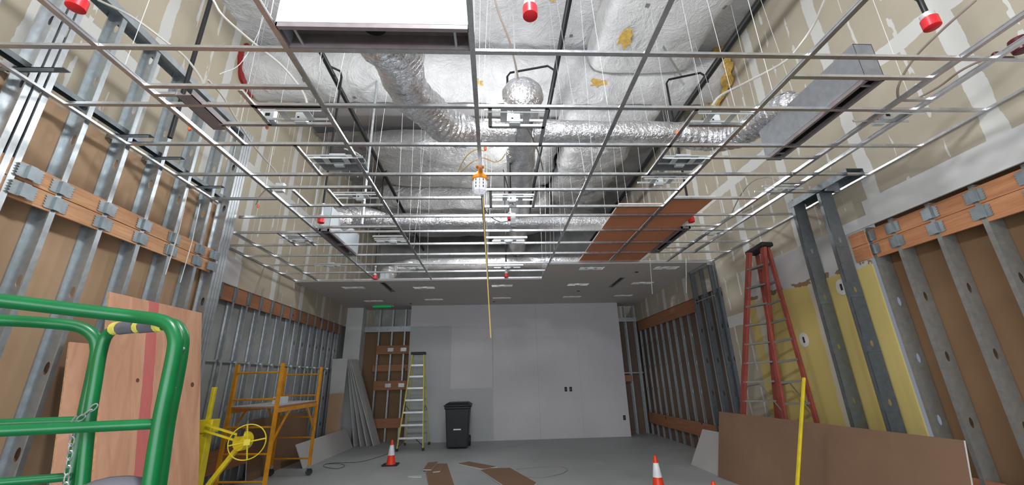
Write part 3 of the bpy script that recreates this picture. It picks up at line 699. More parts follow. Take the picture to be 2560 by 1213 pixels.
# ------------------------------------------------------------------ recessed light rough-ins
def make_light():
    t = thing('recessed_light', 'x', 'recessed light')
    for y in (-0.075, 0.075): MB().box(-0.27, y - 0.003, 0.03, 0.27, y + 0.003, 0.052).build('hanger_bar', M['galv'], t)
    m = MB(); holed(m, -0.13, -0.09, 0.13, 0.09, 0.034, 0.037, [(-0.07, -0.07, 0.07, 0.07)]); m.build('mounting_plate', M['whitebox'], t)
    MB().box(-0.05, 0.082, 0.02, 0.05, 0.13, 0.12).build('junction_box', M['whitebox'], t, bevel=0.003)
    MB().box(-0.03, 0.0805, 0.06, -0.012, 0.0815, 0.075).build('knockout', M['box_dark'], t)
    MB().box(-0.25, -0.083, 0.004, 0.25, -0.080, 0.018).build('trim_flange', M['whitebox'], t)
    return t
lt0 = make_light()
LT = [((-1.68, 2.95), 'recessed light frame with pale box, first bay, lift side, near the white diffuser'),
      ((-1.62, 3.70), 'wide recessed light frame with notched plate, second bay beside the sloping black pipe'),
      ((-1.67, 4.55), 'recessed light frame with looping white cable, directly before the second cross duct, lift side'),
      ((0.20, 2.95), 'brightly lit recessed light frame hung right under the silver duct cap'),
      ((2.05, 2.95), 'recessed light frame with pale box and black square hole, under the branch duct bend'),
      ((2.05, 3.70), 'wide recessed light frame under the sweeping flexible duct'),
      ((0.25, 4.62), 'recessed light frame with slotted box, just beyond the hanging work lamp'),
      ((0.25, 6.22), 'recessed light frame crossing the trunk, beyond the second cross duct'),
      ((-1.65, 6.22), 'recessed light frame by the scaffold-side mains, beyond the second cross duct'),
      ((0.28, 7.9), 'recessed light frame nearest the finished ceiling edge, under the trunk'),
      ((2.0, 4.15), 'recessed light frame half hidden before the rust brown panels'),
      ((3.61, 2.93), 'recessed light frame squeezed between double tees close to the taped wall'),
      ((3.60, 4.40), 'recessed light frame above the dark steel posts'),
      ((-3.1, 6.15), 'recessed light frame near the far stud wall, framed by short tees'),
      ((-3.2, 7.65), 'recessed light frame near the far stud wall, last before the finished ceiling'),
      ((3.58, 5.95), 'recessed light frame above the red ladder'),
      ((-1.66, 7.9), 'recessed light frame scaffold side, last before the finished ceiling')]
RL = ['nearest the timber band corner', 'just before the green exit sign', 'above the yellow step ladder, front row', 'above the yellow step ladder, row against the back wall', 'above the black bin, front row', 'above the hanging cord, against the back wall',
      'mid ceiling above the outlet pair, front row', 'above the outlet pair, against the back wall', 'side wall row, second from the brown panels', 'side wall row, deepest beside the recess', 'tight behind the rust brown panels', 'tight behind the grid edge by the side wall']
first = True
for (x, y), lb in LT + [(p, 'recessed light in the finished ceiling, ' + q) for p, q in zip(lights_rear, RL)]:
    o = lt0 if first else dup(lt0, label=lb); o['label'] = lb; first = False
    o.location = (x, y, ZC - 0.01 if y < 8.4 and x < 1.5 or y < 7.5 else ZC - 0.035); o['group'] = 'recessed lights in the grid' if y < 7.93 and not (x > 1.5 and y > 7.5) else 'recessed lights in the finished ceiling'

for x, lb in ((-1.60, 'dull notched steel plate tilted over the grid before the second light bay, lift side'), (2.04, 'dull notched steel plate under the sweeping flexible duct')):
    t = thing('mounting_plate', lb, 'mounting plate', (x, 3.70, ZC + 0.045))
    MB().prism([(-0.26, 0.0), (-0.10, 0.0), (-0.10, -0.03), (0.10, -0.03), (0.10, 0.0), (0.26, 0.0), (0.23, 0.26), (-0.23, 0.26)], 0.0, 0.003).build('plate', M['darkstud'], t)
    MB().box(-0.25, -0.004, 0.0, 0.25, 0.0, 0.03).box(-0.08, -0.034, -0.004, 0.08, -0.03, 0.035).build('lip', M['plenum'], t)
# loose electrical boxes on the grid
for (x, y, lb) in [(-1.96, 3.05, 'grey junction box hung beside short tee near the first light frame'), (-2.56, 4.45, 'pale junction box on the grid above the plywood band corner'), (3.66, 3.0, 'grey switch box with dark slot between the double tees')]:
    t = thing('junction_box', lb, 'junction box', (x, y, ZC + 0.03)); MB().box(-0.05, -0.03, 0, 0.05, 0.03, 0.11).build('box', M['whitebox'], t, bevel=0.004); MB().box(-0.02, -0.032, 0.03, 0.02, -0.03, 0.06).build('slot', M['box_dark'], t)

# ------------------------------------------------------------------ sprinkler pipes
def pipe(name, pts, r, label, cat, mat='blackpipe', n=10):
    o = MB().tube(pts, r, n).build(name, M[mat], smooth=True); tag(o, label, cat); return o
pipe('sprinkler_pipe', [(-2.57, -2, 6.4), (-2.55, 14, 6.1)], 0.04, 'long black pipe near the roof on the stud wall side', 'pipe')
pipe('sprinkler_pipe', [(1.03, -2, 6.4), (1.03, 14, 6.1)], 0.04, 'long black pipe near the roof running over the silver trunk', 'pipe')
pipe('sprinkler_pipe', [(3.76, -2, 6.45), (3.62, 14, 6.35)], 0.055, 'thick black pipe near the roof along the taped wall and yellow insulation', 'pipe')
pipe('conduit', [(-3.20, 3.55, 7.0), (-3.20, 3.55, 3.9)], 0.022, 'dark vertical conduit rising behind the tall studs', 'conduit')
pipe('conduit', [(-2.05, 5.9, 7.0), (-2.05, 5.9, 3.9)], 0.02, 'thin grey conduit dropping beside the scaffold-side mains', 'conduit', 'galv')
def sprinkler(x, y, xm, label, zt=3.72, zmain=6.3):
    t = thing('sprinkler_drop', label, 'sprinkler drop', (x, y, zt))
    h = zmain - zt
    dx = xm - x; sg = math.copysign(1, dx)
    arm = [(dx, -0.22, h), (dx * 0.3, 0, h + 0.1), (0, 0, h - 0.02), (0, 0, 0.25)] if abs(dx) < 0.3 else [(dx, 0.0, h), (dx, 0.0, h + 0.12), (dx - 0.1 * sg, 0, h + 0.2), (0.05 * sg, 0, h + 0.05), (0, 0, h - 0.03), (0, 0, 0.25)]
    MB().tube(arm, 0.018, 8).build('drop_pipe', M['blackpipe'], t, smooth=True)
    MB().lathe([(0.016, 0.10), (0.016, 0.26), (0.024, 0.27), (0.024, 0.30)], 12).build('nipple', M['blackpipe' if x > 2.9 and y < 3 else 'alu'], t, smooth=True)
    MB().lathe([(0.036, 0.08), (0.040, 0.085), (0.040, 0.115), (0.02, 0.13)], 16).build('escutcheon', M['alu'], t, smooth=True)
    MB().lathe([(0.040, 0.0), (0.047, 0.005), (0.047, 0.075), (0.036, 0.085)], 20).build('red_cap', M['red_plastic'], t, smooth=True)
SPK = [(-2.50, 1.92, -2.58, 'sprinkler drop with bright red cap nearest the tall studs, above the lift'), (0.245, 1.92, 1.03, 'sprinkler drop with bright red cap close overhead, beside the white diffuser box'),
       (2.96, 1.95, 3.74, 'sprinkler drop with red cap and black elbow, close overhead on the taped wall side'),
       (-2.45, 5.39, -2.57, 'sprinkler drop with red cap by the white diffuser end box'), (0.25, 5.33, 1.03, 'sprinkler drop with red cap in front of the second cross duct'),
       (2.97, 5.45, 3.70, 'sprinkler drop with red cap beside the rust brown panels'), (-2.63, 8.72, -2.50, 'sprinkler drop with red cap at the finished ceiling edge, scaffold side'), (0.28, 8.7, 1.03, 'sprinkler drop with red cap at the finished ceiling edge, under the trunk')]
for s in SPK: sprinkler(*s)

# ------------------------------------------------------------------ cables
def cable(pix, zs, r, mat, label, cat='cable'):
    if not isinstance(zs, (list, tuple)): zs = [zs] * len(pix)
    pts = [px(u, v, 'z', z) for (u, v), z in zip(pix, zs)]
    o = MB().tube(smoothpath(pts, 6), r, 7).build('cable', M[mat], smooth=True); tag(o, label, cat); return o
cable([(533, 0), (560, 42), (640, 112), (700, 160), (745, 212), (766, 252), (768, 292)], [4.9, 4.8, 4.6, 4.4, 4.2, 4.0, 3.85], 0.011, 'cord_w', 'pale armoured cable drooping past the torn red firestop to the first light frame')
cable([(245, 0), (330, 42), (410, 100), (462, 142), (500, 192), (508, 215)], [4.7, 4.6, 4.5, 4.4, 4.2, 3.95], 0.010, 'cord_w', 'armoured cable arching over the tall stud tops')
cable([(520, 200), (556, 240), (592, 300), (640, 372), (690, 430), (702, 458)], [4.3, 4.3, 4.2, 4.1, 4.0, 3.85], 0.010, 'cord_w', 'armoured cable sagging behind the corner post to a junction box')
cable([(1780, 265), (1803, 238), (1862, 208), (1960, 155), (2002, 110), (2035, 60), (2062, 0)], [3.95, 4.1, 4.3, 4.5, 4.6, 4.7, 4.8], 0.012, 'cord_w', 'cream cable rising from the pale light box toward the taped wall')
cable([(2247, 255), (2246, 215), (2282, 150), (2352, 78), (2440, 0)], [3.85, 3.95, 4.05, 4.1, 4.15], 0.010, 'cord_b', 'brown cable curving up past the red capped black elbow')
cable([(1824, 545), (1850, 490), (1880, 455), (1918, 443), (1946, 455), (1955, 472)], [4.3, 4.3, 4.3, 4.2, 4.0, 3.85], 0.010, 'cord_w', 'pale cable looped in an arch beside the rust brown panels')
cable([(2300, 243), (2350, 215), (2400, 178), (2452, 152), (2482, 143)], 3.85, 0.009, 'cord_b', 'short brown cable ending in a dark red plug near the taped wall')
o = MB().lathe([(0.012, -0.03), (0.022, -0.02), (0.022, 0.02), (0.012, 0.03)], 14, px(2490, 139, 'z', 3.85)).build('cable_plug', M['darkred'], smooth=True); tag(o, 'small dark red plug at the end of the short brown cable', 'plug')
p = px(2552, 112, 'z', 3.80); o = MB().lathe([(0.03, -0.055), (0.055, -0.05), (0.062, 0.0), (0.055, 0.05), (0.02, 0.06)], 18, p).build('alarm_cover', M['darkred'], smooth=True); tag(o, 'large dark red cover above the tee close to the taped wall', 'cover')
cable([(862, 372), (895, 385), (916, 408), (912, 424), (893, 443)], [3.85, 3.95, 3.95, 3.9, 3.8], 0.008, 'cord_w', 'white cable loop beside the notched light plate')
cable([(1238, 0), (1250, 40), (1276, 110), (1294, 190), (1302, 262)], [5.6, 5.4, 5.2, 5.0, 4.9], 0.012, 'cord_b', 'brown cable dropping in front of the silver duct cap')
cable([(1318, 320), (1338, 360), (1352, 402), (1357, 425)], [4.0, 4.1, 4.2, 4.3], 0.009, 'cord_b', 'thin brown cable hanging from the bright light frame over the trunk')
cable([(1258, 425), (1270, 470), (1285, 520)], [4.2, 4.1, 3.95], 0.006, 'cord_k', 'thin black wire crossing the trunk to the grey box')
cable([(640, 512), (650, 490), (668, 472), (680, 478)], [3.8, 3.85, 3.9, 3.85], 0.009, 'cord_w', 'stub of armoured cable over the far tall stud')
cable([(1210, 520), (1225, 540), (1250, 555), (1275, 552)], 3.8, 0.006, 'cord_k', 'black cord running from the work lamp to the grey box')
cable([(550, 185), (600, 160), (640, 95), (660, 40), (672, 0)], [4.2, 5.0, 5.6, 6.2, 6.6], 0.004, 'wire', 'fine slack wire in front of the taped wall and firestop')
for i, (a, b, z0, z1) in enumerate([((470, 475), (455, 700), 3.72, 2.6), ((500, 510), (478, 715), 3.72, 2.65)]):
    p, q = px(*a, 'x', -3.42), px(*b, 'x', -3.42); q.y = p.y
    o = MB().tube([p, (p.x + 0.01, p.y + 0.01, (p.z + q.z) / 2), q], 0.005, 6).build('drop_wire', M['cord_w']); tag(o, ['paired white wire hanging over the plywood band, nearer the lift', 'white wire with a crimp hanging over the plywood band, nearer the corner post'][i], 'wire')
# strap hanger
a, b = px(1277, 0, 'z', 6.9), px(1290, 190, 'z', 5.1); o = MB().beam((0.28, 4.1, 7.4), (0.30, 4.1, 5.0), 0.02, 0.003, (0, 1, 0)).build('strap_hanger', M['galv']); tag(o, 'galvanised strap holding the silver duct cap from the roof', 'duct strap')
o = MB().beam((2.78, 5.0, 6.62), (3.35, 5.6, 6.55), 0.05, 0.003, (0, 1, 0.3)).build('strap_hanger', M['galv']); tag(o, 'bent galvanised strap under the wide wrapped duct', 'duct strap')

# ------------------------------------------------------------------ temporary work lamp
t = thing('work_lamp', 'hanging work lamp with orange cap and white caged lens, centre of the grid', 'work lamp', (-0.145, 3.97, 3.50))
MB().lathe([(0.055, 0.0), (0.066, 0.01), (0.068, 0.15), (0.06, 0.155)], 24).build('lens', M['lens'], t, smooth=True)
MB().lathe([(0.072, 0.145), (0.085, 0.15), (0.085, 0.185), (0.06, 0.21), (0.04, 0.24), (0.018, 0.26), (0.018, 0.30), (0.045, 0.305), (0.045, 0.32), (0.015, 0.33)], 24).build('orange_cap', M['lamp_orange'], t, smooth=True)
m = MB()
for k in range(8):
    a = 2 * PI * k / 8; m.tube([(0.075 * math.cos(a), 0.075 * math.sin(a), 0.15), (0.077 * math.cos(a), 0.077 * math.sin(a), 0.0), (0.03 * math.cos(a), 0.03 * math.sin(a), -0.02)], 0.003, 5)
m.tube([(0.077 * math.cos(2 * PI * k / 24), 0.077 * math.sin(2 * PI * k / 24), 0.0) for k in range(24)], 0.003, 5, True)
m.build('wire_cage', M['white_band'], t)
m = MB()
for k in range(3):
    for zz in (0.03, 0.07, 0.11): m.box(-0.045 + k * 0.04, -0.071, zz, -0.035 + k * 0.04, -0.066, zz + 0.025)
m.build('vent_slots', M['box_dark'], t)
MB().tube([(0, 0, 0.33), (0.003, -0.02, 0.45), (0, -0.03, 0.58)], 0.010, 8).build('lamp_cord', M['lamp_orange'], t)
cable([(1212, 378), (1190, 374), (1165, 392), (1146, 428), (1150, 432), (1182, 404), (1208, 395), (1235, 405), (1252, 400), (1263, 385)], [3.98, 4.0, 3.98, 3.92, 3.92, 3.96, 4.0, 4.0, 4.0, 4.02], 0.006, 'cord_y', 'yellow cord looped beside the work lamp', 'cord')
m = MB().tube(smoothpath([px(1207, 492, 'y', 4.0), px(1213, 600, 'y', 4.0), px(1221, 740, 'y', 4.0), px(1227, 845, 'y', 4.0)], 6), 0.006, 6); o = m.build('power_cord', M['cord_y'], smooth=True); lampo = bpy.data.objects['work_lamp']; o.parent = lampo; o.location = -lampo.location
p = px(1286, 545, 'z', 3.62)
t = thing('outlet_box', 'small grey box hanging above a red sprinkler cap, behind the work lamp', 'junction box', px(1283, 560, 'y', 5.2)); MB().box(-0.035, -0.02, 0, 0.035, 0.03, 0.16).build('box', M['whitebox'], t, bevel=0.004); MB().box(-0.03, -0.022, -0.05, 0.035, 0.02, 0.0).build('bracket', M['slot'], t)
for u, v, lb in [(1213, 372, 'orange connector tip under the second cross tee beside the work lamp'), (668, 318, 'orange connector tip near the first light frame on the grid'), (1693, 333, 'orange connector tip in front of the branch duct end'), (645, 516, 'orange connector tip hanging over the corner post'), (474, 322, 'orange connector tip near the steel channel on the tall stud side')]:
    o = MB().lathe([(0.008, -0.02), (0.014, -0.01), (0.014, 0.015), (0.006, 0.03)], 10, px(u, v, 'z', 3.74)).build('connector', M['tag'], smooth=True); tag(o, lb, 'cable connector')

# exit sign
t = thing('exit_sign', 'slim green exit sign in an opening of the finished ceiling above the leaning sheets', 'exit sign', (-3.3, 11.93, ZC - 0.03)); MB().box(-0.26, -0.02, -0.03, 0.26, 0.02, 0.02).build('green_panel', M['exit_green'], t); MB().box(-0.30, -0.08, 0.02, 0.30, 0.08, 0.06).build('housing', M['whitebox'], t)
# ceiling stains / small sensors: two round sprinkler escutcheons in the finished ceiling
for x, y, lb in [(2.2, 10.2, 'small dark round hole cover in the finished ceiling near the outlet side lights'), (-2.4, 11.6, 'small dark round cover in the finished ceiling above the white wall corner'), (0.0, 11.5, 'small dark round cover in the finished ceiling above the hanging cord'), (3.1, 8.3, 'small dark round cover behind the rust brown panels')]:
    o = MB().lathe([(0.04, -0.006), (0.04, 0.0)], 16, (x, y, ZC - 0.016)).build('round_cover', M['slotdark']); tag(o, lb, 'ceiling cover')
# outlets on the back wall
for x, z, lb in [(2.01, 1.26, 'black outlet box in the white back wall, first of the side by side pair'), (2.15, 1.26, 'black outlet box in the white back wall, pair member nearer the recess'), (3.60, 0.48, 'low black outlet box at the edge of the white back wall')]:
    t = thing('outlet', lb, 'outlet', (x, 11.97, z)); MB().box(-0.035, -0.004, -0.06, 0.035, 0.004, 0.06).build('opening', M['box_dark'], t); MB().box(-0.012, -0.006, -0.03, 0.012, -0.003, 0.03).build('device', M['grey_pad'], t)
# loose hanging rods
for (u, v0, v1, lb) in [(1627, 672, 735, 'thin white rod hanging in front of the finished ceiling, nearer the diffuser'), (1712, 640, 733, 'thin rod hanging in front of the dark stud bundle')]:
    a = px(u - 3, v0 - 30, 'y', 7.4); b = px(u + 4, v1, 'y', 7.4); o = MB().tube([(a.x, a.y, ZC + .02), (b.x, b.y, b.z)], 0.006, 6).build('hanging_rod', M['wire']); tag(o, lb, 'rod')

# ------------------------------------------------------------------ back room objects
# yellow step ladder
def ladder(name, label, loc, rotz, H, wb, wt, df_, db, n, railm, stepm, capm, rw=0.06, rear_rungs=True, feet=True):
    """front frame leans to -y, rear frame to +y; df_/db: foot distances from under the cap"""
    t = thing(name, label, 'ladder', loc, rotz)
    def fr_pt(s, f, z, d): k = z / H; return Vector((s * (wb * (1 - k) + wt * k) / 2, d * (1 - k), z))
    for s in (-1, 1):
        fr1 = MB().beam(fr_pt(s, 0, 0, -df_), fr_pt(s, 0, H, -df_) + Vector((0, -0.03, 0)), 0.028, rw, (0, 1, 0)).build('front_rail', M[railm], t)
        rr1 = MB().beam(fr_pt(s * 0.95, 0, 0, db), fr_pt(s * 0.95, 0, H, db) + Vector((0, 0.05, 0)), 0.024, rw * 0.75, (0, 1, 0)).build('rear_rail', M[railm], t)
        if feet:
            for d, host in ((-df_, fr1), (db, rr1)):
                p = fr_pt(s, 0, 0, d); MB().box(p.x - 0.025, p.y - 0.04, 0, p.x + 0.025, p.y + 0.04, 0.06).build('foot', M['black_rubber'], host)
    for i in range(1, n + 1):
        z = H * i / (n + 1); a = fr_pt(-1, 0, z, -df_); b = fr_pt(1, 0, z, -df_)
        MB().box(a.x, a.y - 0.04, z - 0.012, b.x, a.y + 0.045, z + 0.012).box(a.x, a.y - 0.042, z - 0.03, b.x, a.y - 0.036, z + 0.012).build('step', M[stepm], t)
        if rear_rungs:
            a = fr_pt(-0.95, 0, z, db); b = fr_pt(0.95, 0, z, db); MB().box(a.x, a.y - 0.012, z - 0.012, b.x, a.y + 0.012, z + 0.012).build('rear_rung', M['alu_dull'], t)
    MB().box(-wt / 2 - 0.04, -0.09, H - 0.02, wt / 2 + 0.04, 0.09, H + 0.05).build('top_cap', M[capm], t, bevel=0.012)
    zz = H * 0.38
    for s in (-1, 1):
        a = fr_pt(s, 0, zz, -df_); b = fr_pt(s * 0.95, 0, zz, db); c = (a + b) / 2 + Vector((0, 0, 0.12))
        MB().tube([a, c, b], 0.008, 6).build('spreader', M['alu_dull'], t)
        a = fr_pt(s, 0, 0.02 * H + 0.05, -df_); b = fr_pt(s * 0.35, 0, H / (n + 1) - 0.02, -df_); MB().beam(a, b, 0.012, 0.03, (0, 1, 0)).build('brace', M['black_rubber'], t)
    return t
ladder('step_ladder', 'yellow fibreglass step ladder with pale treads against the white back wall', (-2.03, 11.2, 0), 0, 2.26, 0.62, 0.30, 0.50, 0.45, 7, 'yellow_fibre', 'alu', 'black_rubber', 0.05)
# red ladder stands along the side wall
t = thing('step_ladder', 'tall red fibreglass step ladder with black cap standing before the yellow patch of wall', 'ladder', (0, 0, 0))
def ext(top, low):
    d = (low - top).normalized(); return top, top + d * (top.z / -d.z)
RF = [ext(px(1873, 632, 'y', 5.95), px(1857, 1040, 'y', 6.75)), ext(px(1908, 617, 'y', 5.70), px(1945, 1040, 'y', 6.45))]
RR = [ext(px(1893, 638, 'y', 6.02), px(1964, 1050, 'y', 5.90)), ext(px(1918, 616, 'y', 5.74), px(2043, 1060, 'y', 5.62))]
for (a, b) in RF: MB().beam(b, a, 0.045, 0.10, (0, 1, 0)).build('front_rail', M['red_fibre'], t, bevel=0.004)
for (a, b) in RR: MB().beam(b, a, 0.035, 0.065, (0, 1, 0)).build('rear_rail', M['red_fibre'], t, bevel=0.004)
for k in range(1, 12):
    f_ = k / 12 + 0.005
    p, q = RF[0][1].lerp(RF[0][0], f_), RF[1][1].lerp(RF[1][0], f_); MB().beam(p, q, 0.09, 0.025).build('step', M['alu_dull'], t)
    p, q = RR[0][1].lerp(RR[0][0], f_), RR[1][1].lerp(RR[1][0], f_); MB().beam(p, q, 0.03, 0.03).build('rear_rung', M['alu_dull'], t)
for i in (0, 1):
    p, q = RF[i][1].lerp(RF[i][0], 0.40), RR[i][1].lerp(RR[i][0], 0.30); MB().tube([p, (p + q) / 2 + Vector((0, 0, 0.22)), q], 0.010, 6).build('spreader', M['alu_dull'], t)
    for pr_ in (RF, RR): p = pr_[i][1]; MB().box(p.x - 0.04, p.y - 0.05, 0, p.x + 0.04, p.y + 0.05, 0.07).build('foot', M['black_rubber'], t)
a = (RF[0][0] + RR[0][0]) / 2; b = (RF[1][0] + RR[1][0]) / 2; e = (b - a).normalized() * 0.06
MB().beam(a - e + Vector((0, 0, 0.02)), b + e + Vector((0, 0, 0.02)), 0.20, 0.07).build('top_cap', M['black_rubber'], t, bevel=0.015)

# wheeled bin
t = thing('wheeled_bin', 'black wheeled rubbish bin with a white strip on its front, by the white back wall', 'bin', (-0.92, 11.0, 0), 0)
def frust(m, w0, d0, w1, d1, z0, z1, y0=0, y1=0):
    m.add([(-w0, -d0 + y0, z0), (w0, -d0 + y0, z0), (w0, d0 + y0, z0), (-w0, d0 + y0, z0), (-w1, -d1 + y1, z1), (w1, -d1 + y1, z1), (w1, d1 + y1, z1), (-w1, d1 + y1, z1)], [(0, 3, 2, 1), (4, 5, 6, 7), (0, 1, 5, 4), (1, 2, 6, 5), (2, 3, 7, 6), (3, 0, 4, 7)])
m = MB(); frust(m, 0.25, 0.24, 0.30, 0.32, 0.03, 0.93); frust(m, 0.315, 0.335, 0.325, 0.345, 0.89, 0.95); m.build('body', M['bin'], t, bevel=0.02)
m = MB(); frust(m, 0.335, 0.35, 0.34, 0.355, 0.955, 0.99); frust(m, 0.33, 0.345, 0.25, 0.25, 0.99, 1.045); m.build('lid', M['bin'], t, bevel=0.015)
MB().box(-0.09, -0.288, 0.42, 0.09, -0.281, 0.45).build('white_strip', M['white_marker'], t)
MB().tube([(-0.25, 0.38, 0.93), (0.25, 0.38, 0.93)], 0.018, 8).build('handle', M['bin'], t)
for s in (-1, 1):
    o = MB().lathe([(0.11, -0.03), (0.125, -0.02), (0.125, 0.02), (0.11, 0.03)], 20).build('wheel', M['black_rubber'], t, smooth=True); o.location = (s * 0.27, 0.26, 0.125); o.rotation_euler = (0, PI / 2, 0)
# cones
def cone(label, loc, s=1.0):
    t = thing('traffic_cone', label, 'traffic cone', loc)
    MB().prism([(0.15 * s * c, 0.15 * s * d) for c, d in ((-1, -.8), (-.8, -1), (.8, -1), (1, -.8), (1, .8), (.8, 1), (-.8, 1), (-1, .8))], 0, 0.02).build('base', M['black_rubber'], t)
    MB().lathe([(0.10 * s, 0.02), (0.085 * s, 0.04), (0.022 * s, 0.44), (0.015 * s, 0.455)], 28).build('body', M['orange'], t, smooth=True)
    MB().lathe([(0.0655 * s, 0.18), (0.0655 * s - 0.0281, 0.36)], 28).build('white_band', M['white_band'], t, smooth=True)
    return t
cone('orange traffic cone with white band near the yellow step ladder and floor scraps', (-2.08, 9.05, 0))
cone('orange traffic cone with white band standing alone in front of the long brown sheet', (2.33, 6.45, 0))
cone('orange traffic cone with only its tip in view, beside the yellow pole', (2.36, 4.86, 0))

# sheet materials
def sheet(name, label, corners, th, facemat, parentcat='board', edge='gyp'):
    """corners: bottom a, bottom b, top b, top a (counter-clockwise seen from the room)"""
    a, b, c, d = [Vector(p) for p in corners]; nrm = (b - a).cross(d - a).normalized(); o0 = (a + b) / 2
    t = thing(name, label, parentcat, o0)
    q = [p - o0 for p in (a, b, c, d)]; bk = [p - nrm * th for p in q]; fr_ = [p + nrm * 0.0015 for p in q]
    MB().add(q + bk, [(0, 1, 2, 3), (7, 6, 5, 4), (0, 4, 5, 1), (1, 5, 6, 2), (2, 6, 7, 3), (3, 7, 4, 0)]).build('core', M[edge], t)
    ins = [fr_[i] for i in range(4)]
    MB().add(ins + q, [(0, 1, 2, 3), (0, 4, 5, 1), (1, 5, 6, 2), (2, 6, 7, 3), (3, 7, 4, 0)]).build('face', M[facemat], t)
    return t
sheet('plywood_sheet', 'tall plywood sheet with a pink-red stripe leaning on the studs behind the green lift', [(-2.98, 3.72, 0.0), (-2.98, 4.90, 0.0), (-3.405, 4.82, 2.37), (-3.405, 3.64, 2.37)][::1], 0.018, 'ply', 'board', 'lumber')
sheet('plywood_sheet', 'second plywood sheet peeking out lower behind the striped one', [(-3.05, 3.45, 0.0), (-3.05, 4.3, 0.0), (-3.415, 4.3, 1.92), (-3.415, 3.45, 1.92)], 0.012, 'ply', 'board', 'lumber')
def quadfix(c): return c
sheet('drywall_sheet', 'long brown-faced sheet standing on edge along the side in front of the posts', [(3.57, 7.15, 0.0), (3.80, 3.62, 0.0), (4.0, 3.62, 0.97), (3.765, 7.13, 0.965)], 0.016, 'brown_face')
sheet('drywall_sheet', 'short white board propped behind the far end of the long brown sheet', [(3.60, 8.15, 0.0), (3.60, 7.22, 0.0), (3.85, 7.22, 0.62), (3.85, 8.0, 0.60)], 0.016, 'gyp_face')
sheet('drywall_sheet', 'long low white board on edge along the floor, from scaffold caster to corner stack', [(-3.74, 8.98, 0.0), (-3.64, 11.55, 0.0), (-3.85, 11.5, 0.455), (-3.96, 9.0, 0.43)], 0.016, 'gyp_face')
sheet('drywall_sheet', 'narrow pale board standing upright against the end of the far studs', [(-4.22, 11.2, 0.0), (-3.91, 11.25, 0.0), (-3.92, 11.3, 2.2), (-4.30, 11.25, 2.18)], 0.016, 'gyp_face')
sheet('drywall_sheet', 'short tan board in front of the narrow pale upright board', [(-4.20, 11.05, 0.0), (-3.90, 11.1, 0.0), (-3.88, 11.15, 1.33), (-4.22, 11.1, 1.31)], 0.016, 'tan_board')
for i in range(4):
    x = i * 0.075
    sheet('drywall_sheet', ['grey board leaning in the corner, outermost of the leaning stack', 'grey board in the corner stack, second from its outside', 'grey board in the corner stack, third from its outside', 'grey board in the corner stack, innermost against the return'][i],
          [(-3.16 - x * 2.2, 11.70, 0.0), (-3.10 - x * 2.2, 12.10, 0.0), (-3.93 - x * 0.4, 12.15, 2.2), (-4.03 - x * 0.4, 11.85, 2.2)], 0.016, 'gyp_face')
sheet('drywall_sheet', 'dark brown board leaning on the far studs between scaffold and low white board', [(-4.22, 7.9, 0.0), (-4.22, 10.2, 0.0), (-4.35, 10.2, 0.98), (-4.35, 7.9, 0.98)], 0.016, 'brown_face')
sheet('timber_board', 'red-brown timber board lying along the studs behind the scaffold wheels', [(-4.28, 5.4, 0.30), (-4.28, 7.9, 0.30), (-4.33, 7.9, 0.62), (-4.33, 5.4, 0.62)], 0.03, 'lumber_dim', 'board', 'lumber_dim')
# floor scraps
def scrap(label, pts, z, mat='brown_face', th=0.014):
    cx = sum(p[0] for p in pts) / len(pts); cy = sum(p[1] for p in pts) / len(pts); t = thing('drywall_scrap', label, 'drywall scrap', (cx, cy, z))
    q = [(p[0] - cx, p[1] - cy) for p in pts]; MB().prism(q, 0, th).build('core', M['gyp'], t); MB().prism([(a * 0.985, b * 0.985) for a, b in q], th, th + 0.002).build('face', M[mat], t)
f = lambda u, v: tuple(px(u, v, 'z', 0.01))[:2]
scrap('long brown drywall strip on the floor under two small broken pieces', [f(1062, 1168), f(1090, 1160), f(1118, 1160), f(1140, 1225), f(1072, 1225)], 0.002)
scrap('small broken brown piece on the long strip, nearer the traffic cone', [f(1058, 1178), f(1070, 1160), f(1095, 1158), f(1078, 1178)], 0.020)
scrap('small broken brown piece on the long strip, nearer the bin', [f(1082, 1184), f(1098, 1163), f(1106, 1163), f(1100, 1182)], 0.020)
scrap('brown drywall strip on the floor closest to the back wall', [f(1143, 1160), f(1172, 1155), f(1243, 1168), f(1208, 1174)], 0.002)
scrap('wide brown drywall piece on the floor crossing in front of the hose loop', [f(1200, 1177), f(1222, 1172), f(1275, 1171), f(1342, 1209), f(1330, 1222), f(1268, 1222)], 0.004)
scrap('thin white sliver of drywall on the floor beside the strips', [f(1020, 1193), f(1020, 1191), f(1057, 1189), f(1054, 1194)], 0.002, 'gyp_face')
def floorcable(pix, mat, label, r=0.006):
    pts = [px(u, v, 'z', r + 0.001) for u, v in pix]; o = MB().tube(smoothpath(pts, 6), r, 6).build('hose', M[mat], smooth=True); tag(o, label, 'hose')
floorcable([(1250, 1180), (1300, 1190), (1350, 1194), (1398, 1186), (1418, 1176), (1408, 1168), (1380, 1166), (1330, 1170), (1290, 1174)], 'cord_b', 'thin tan hose looped on the floor beyond the scraps', 0.005)
floorcable([(815, 1160), (850, 1160), (862, 1166), (840, 1172), (808, 1166), (830, 1158), (900, 1155), (955, 1140), (975, 1132)], 'cord_k', 'thin dark cord curled on the floor before the low white board', 0.004)
# yellow pole
a = px(2010, 945, 'y', 4.3); b = px(1993, 1213, 'y', 4.15); d = (b - a).normalized(); end = a + d * ((a.z - 0.02) / -d.z)
m = MB().beam(a, end, 0.020, 0.030, (0, 1, 0)); o = m.build('yellow_pole', M['yellow'], bevel=0.003); tag(o, 'slim bright yellow pole standing in front of the long brown sheet', 'pole')
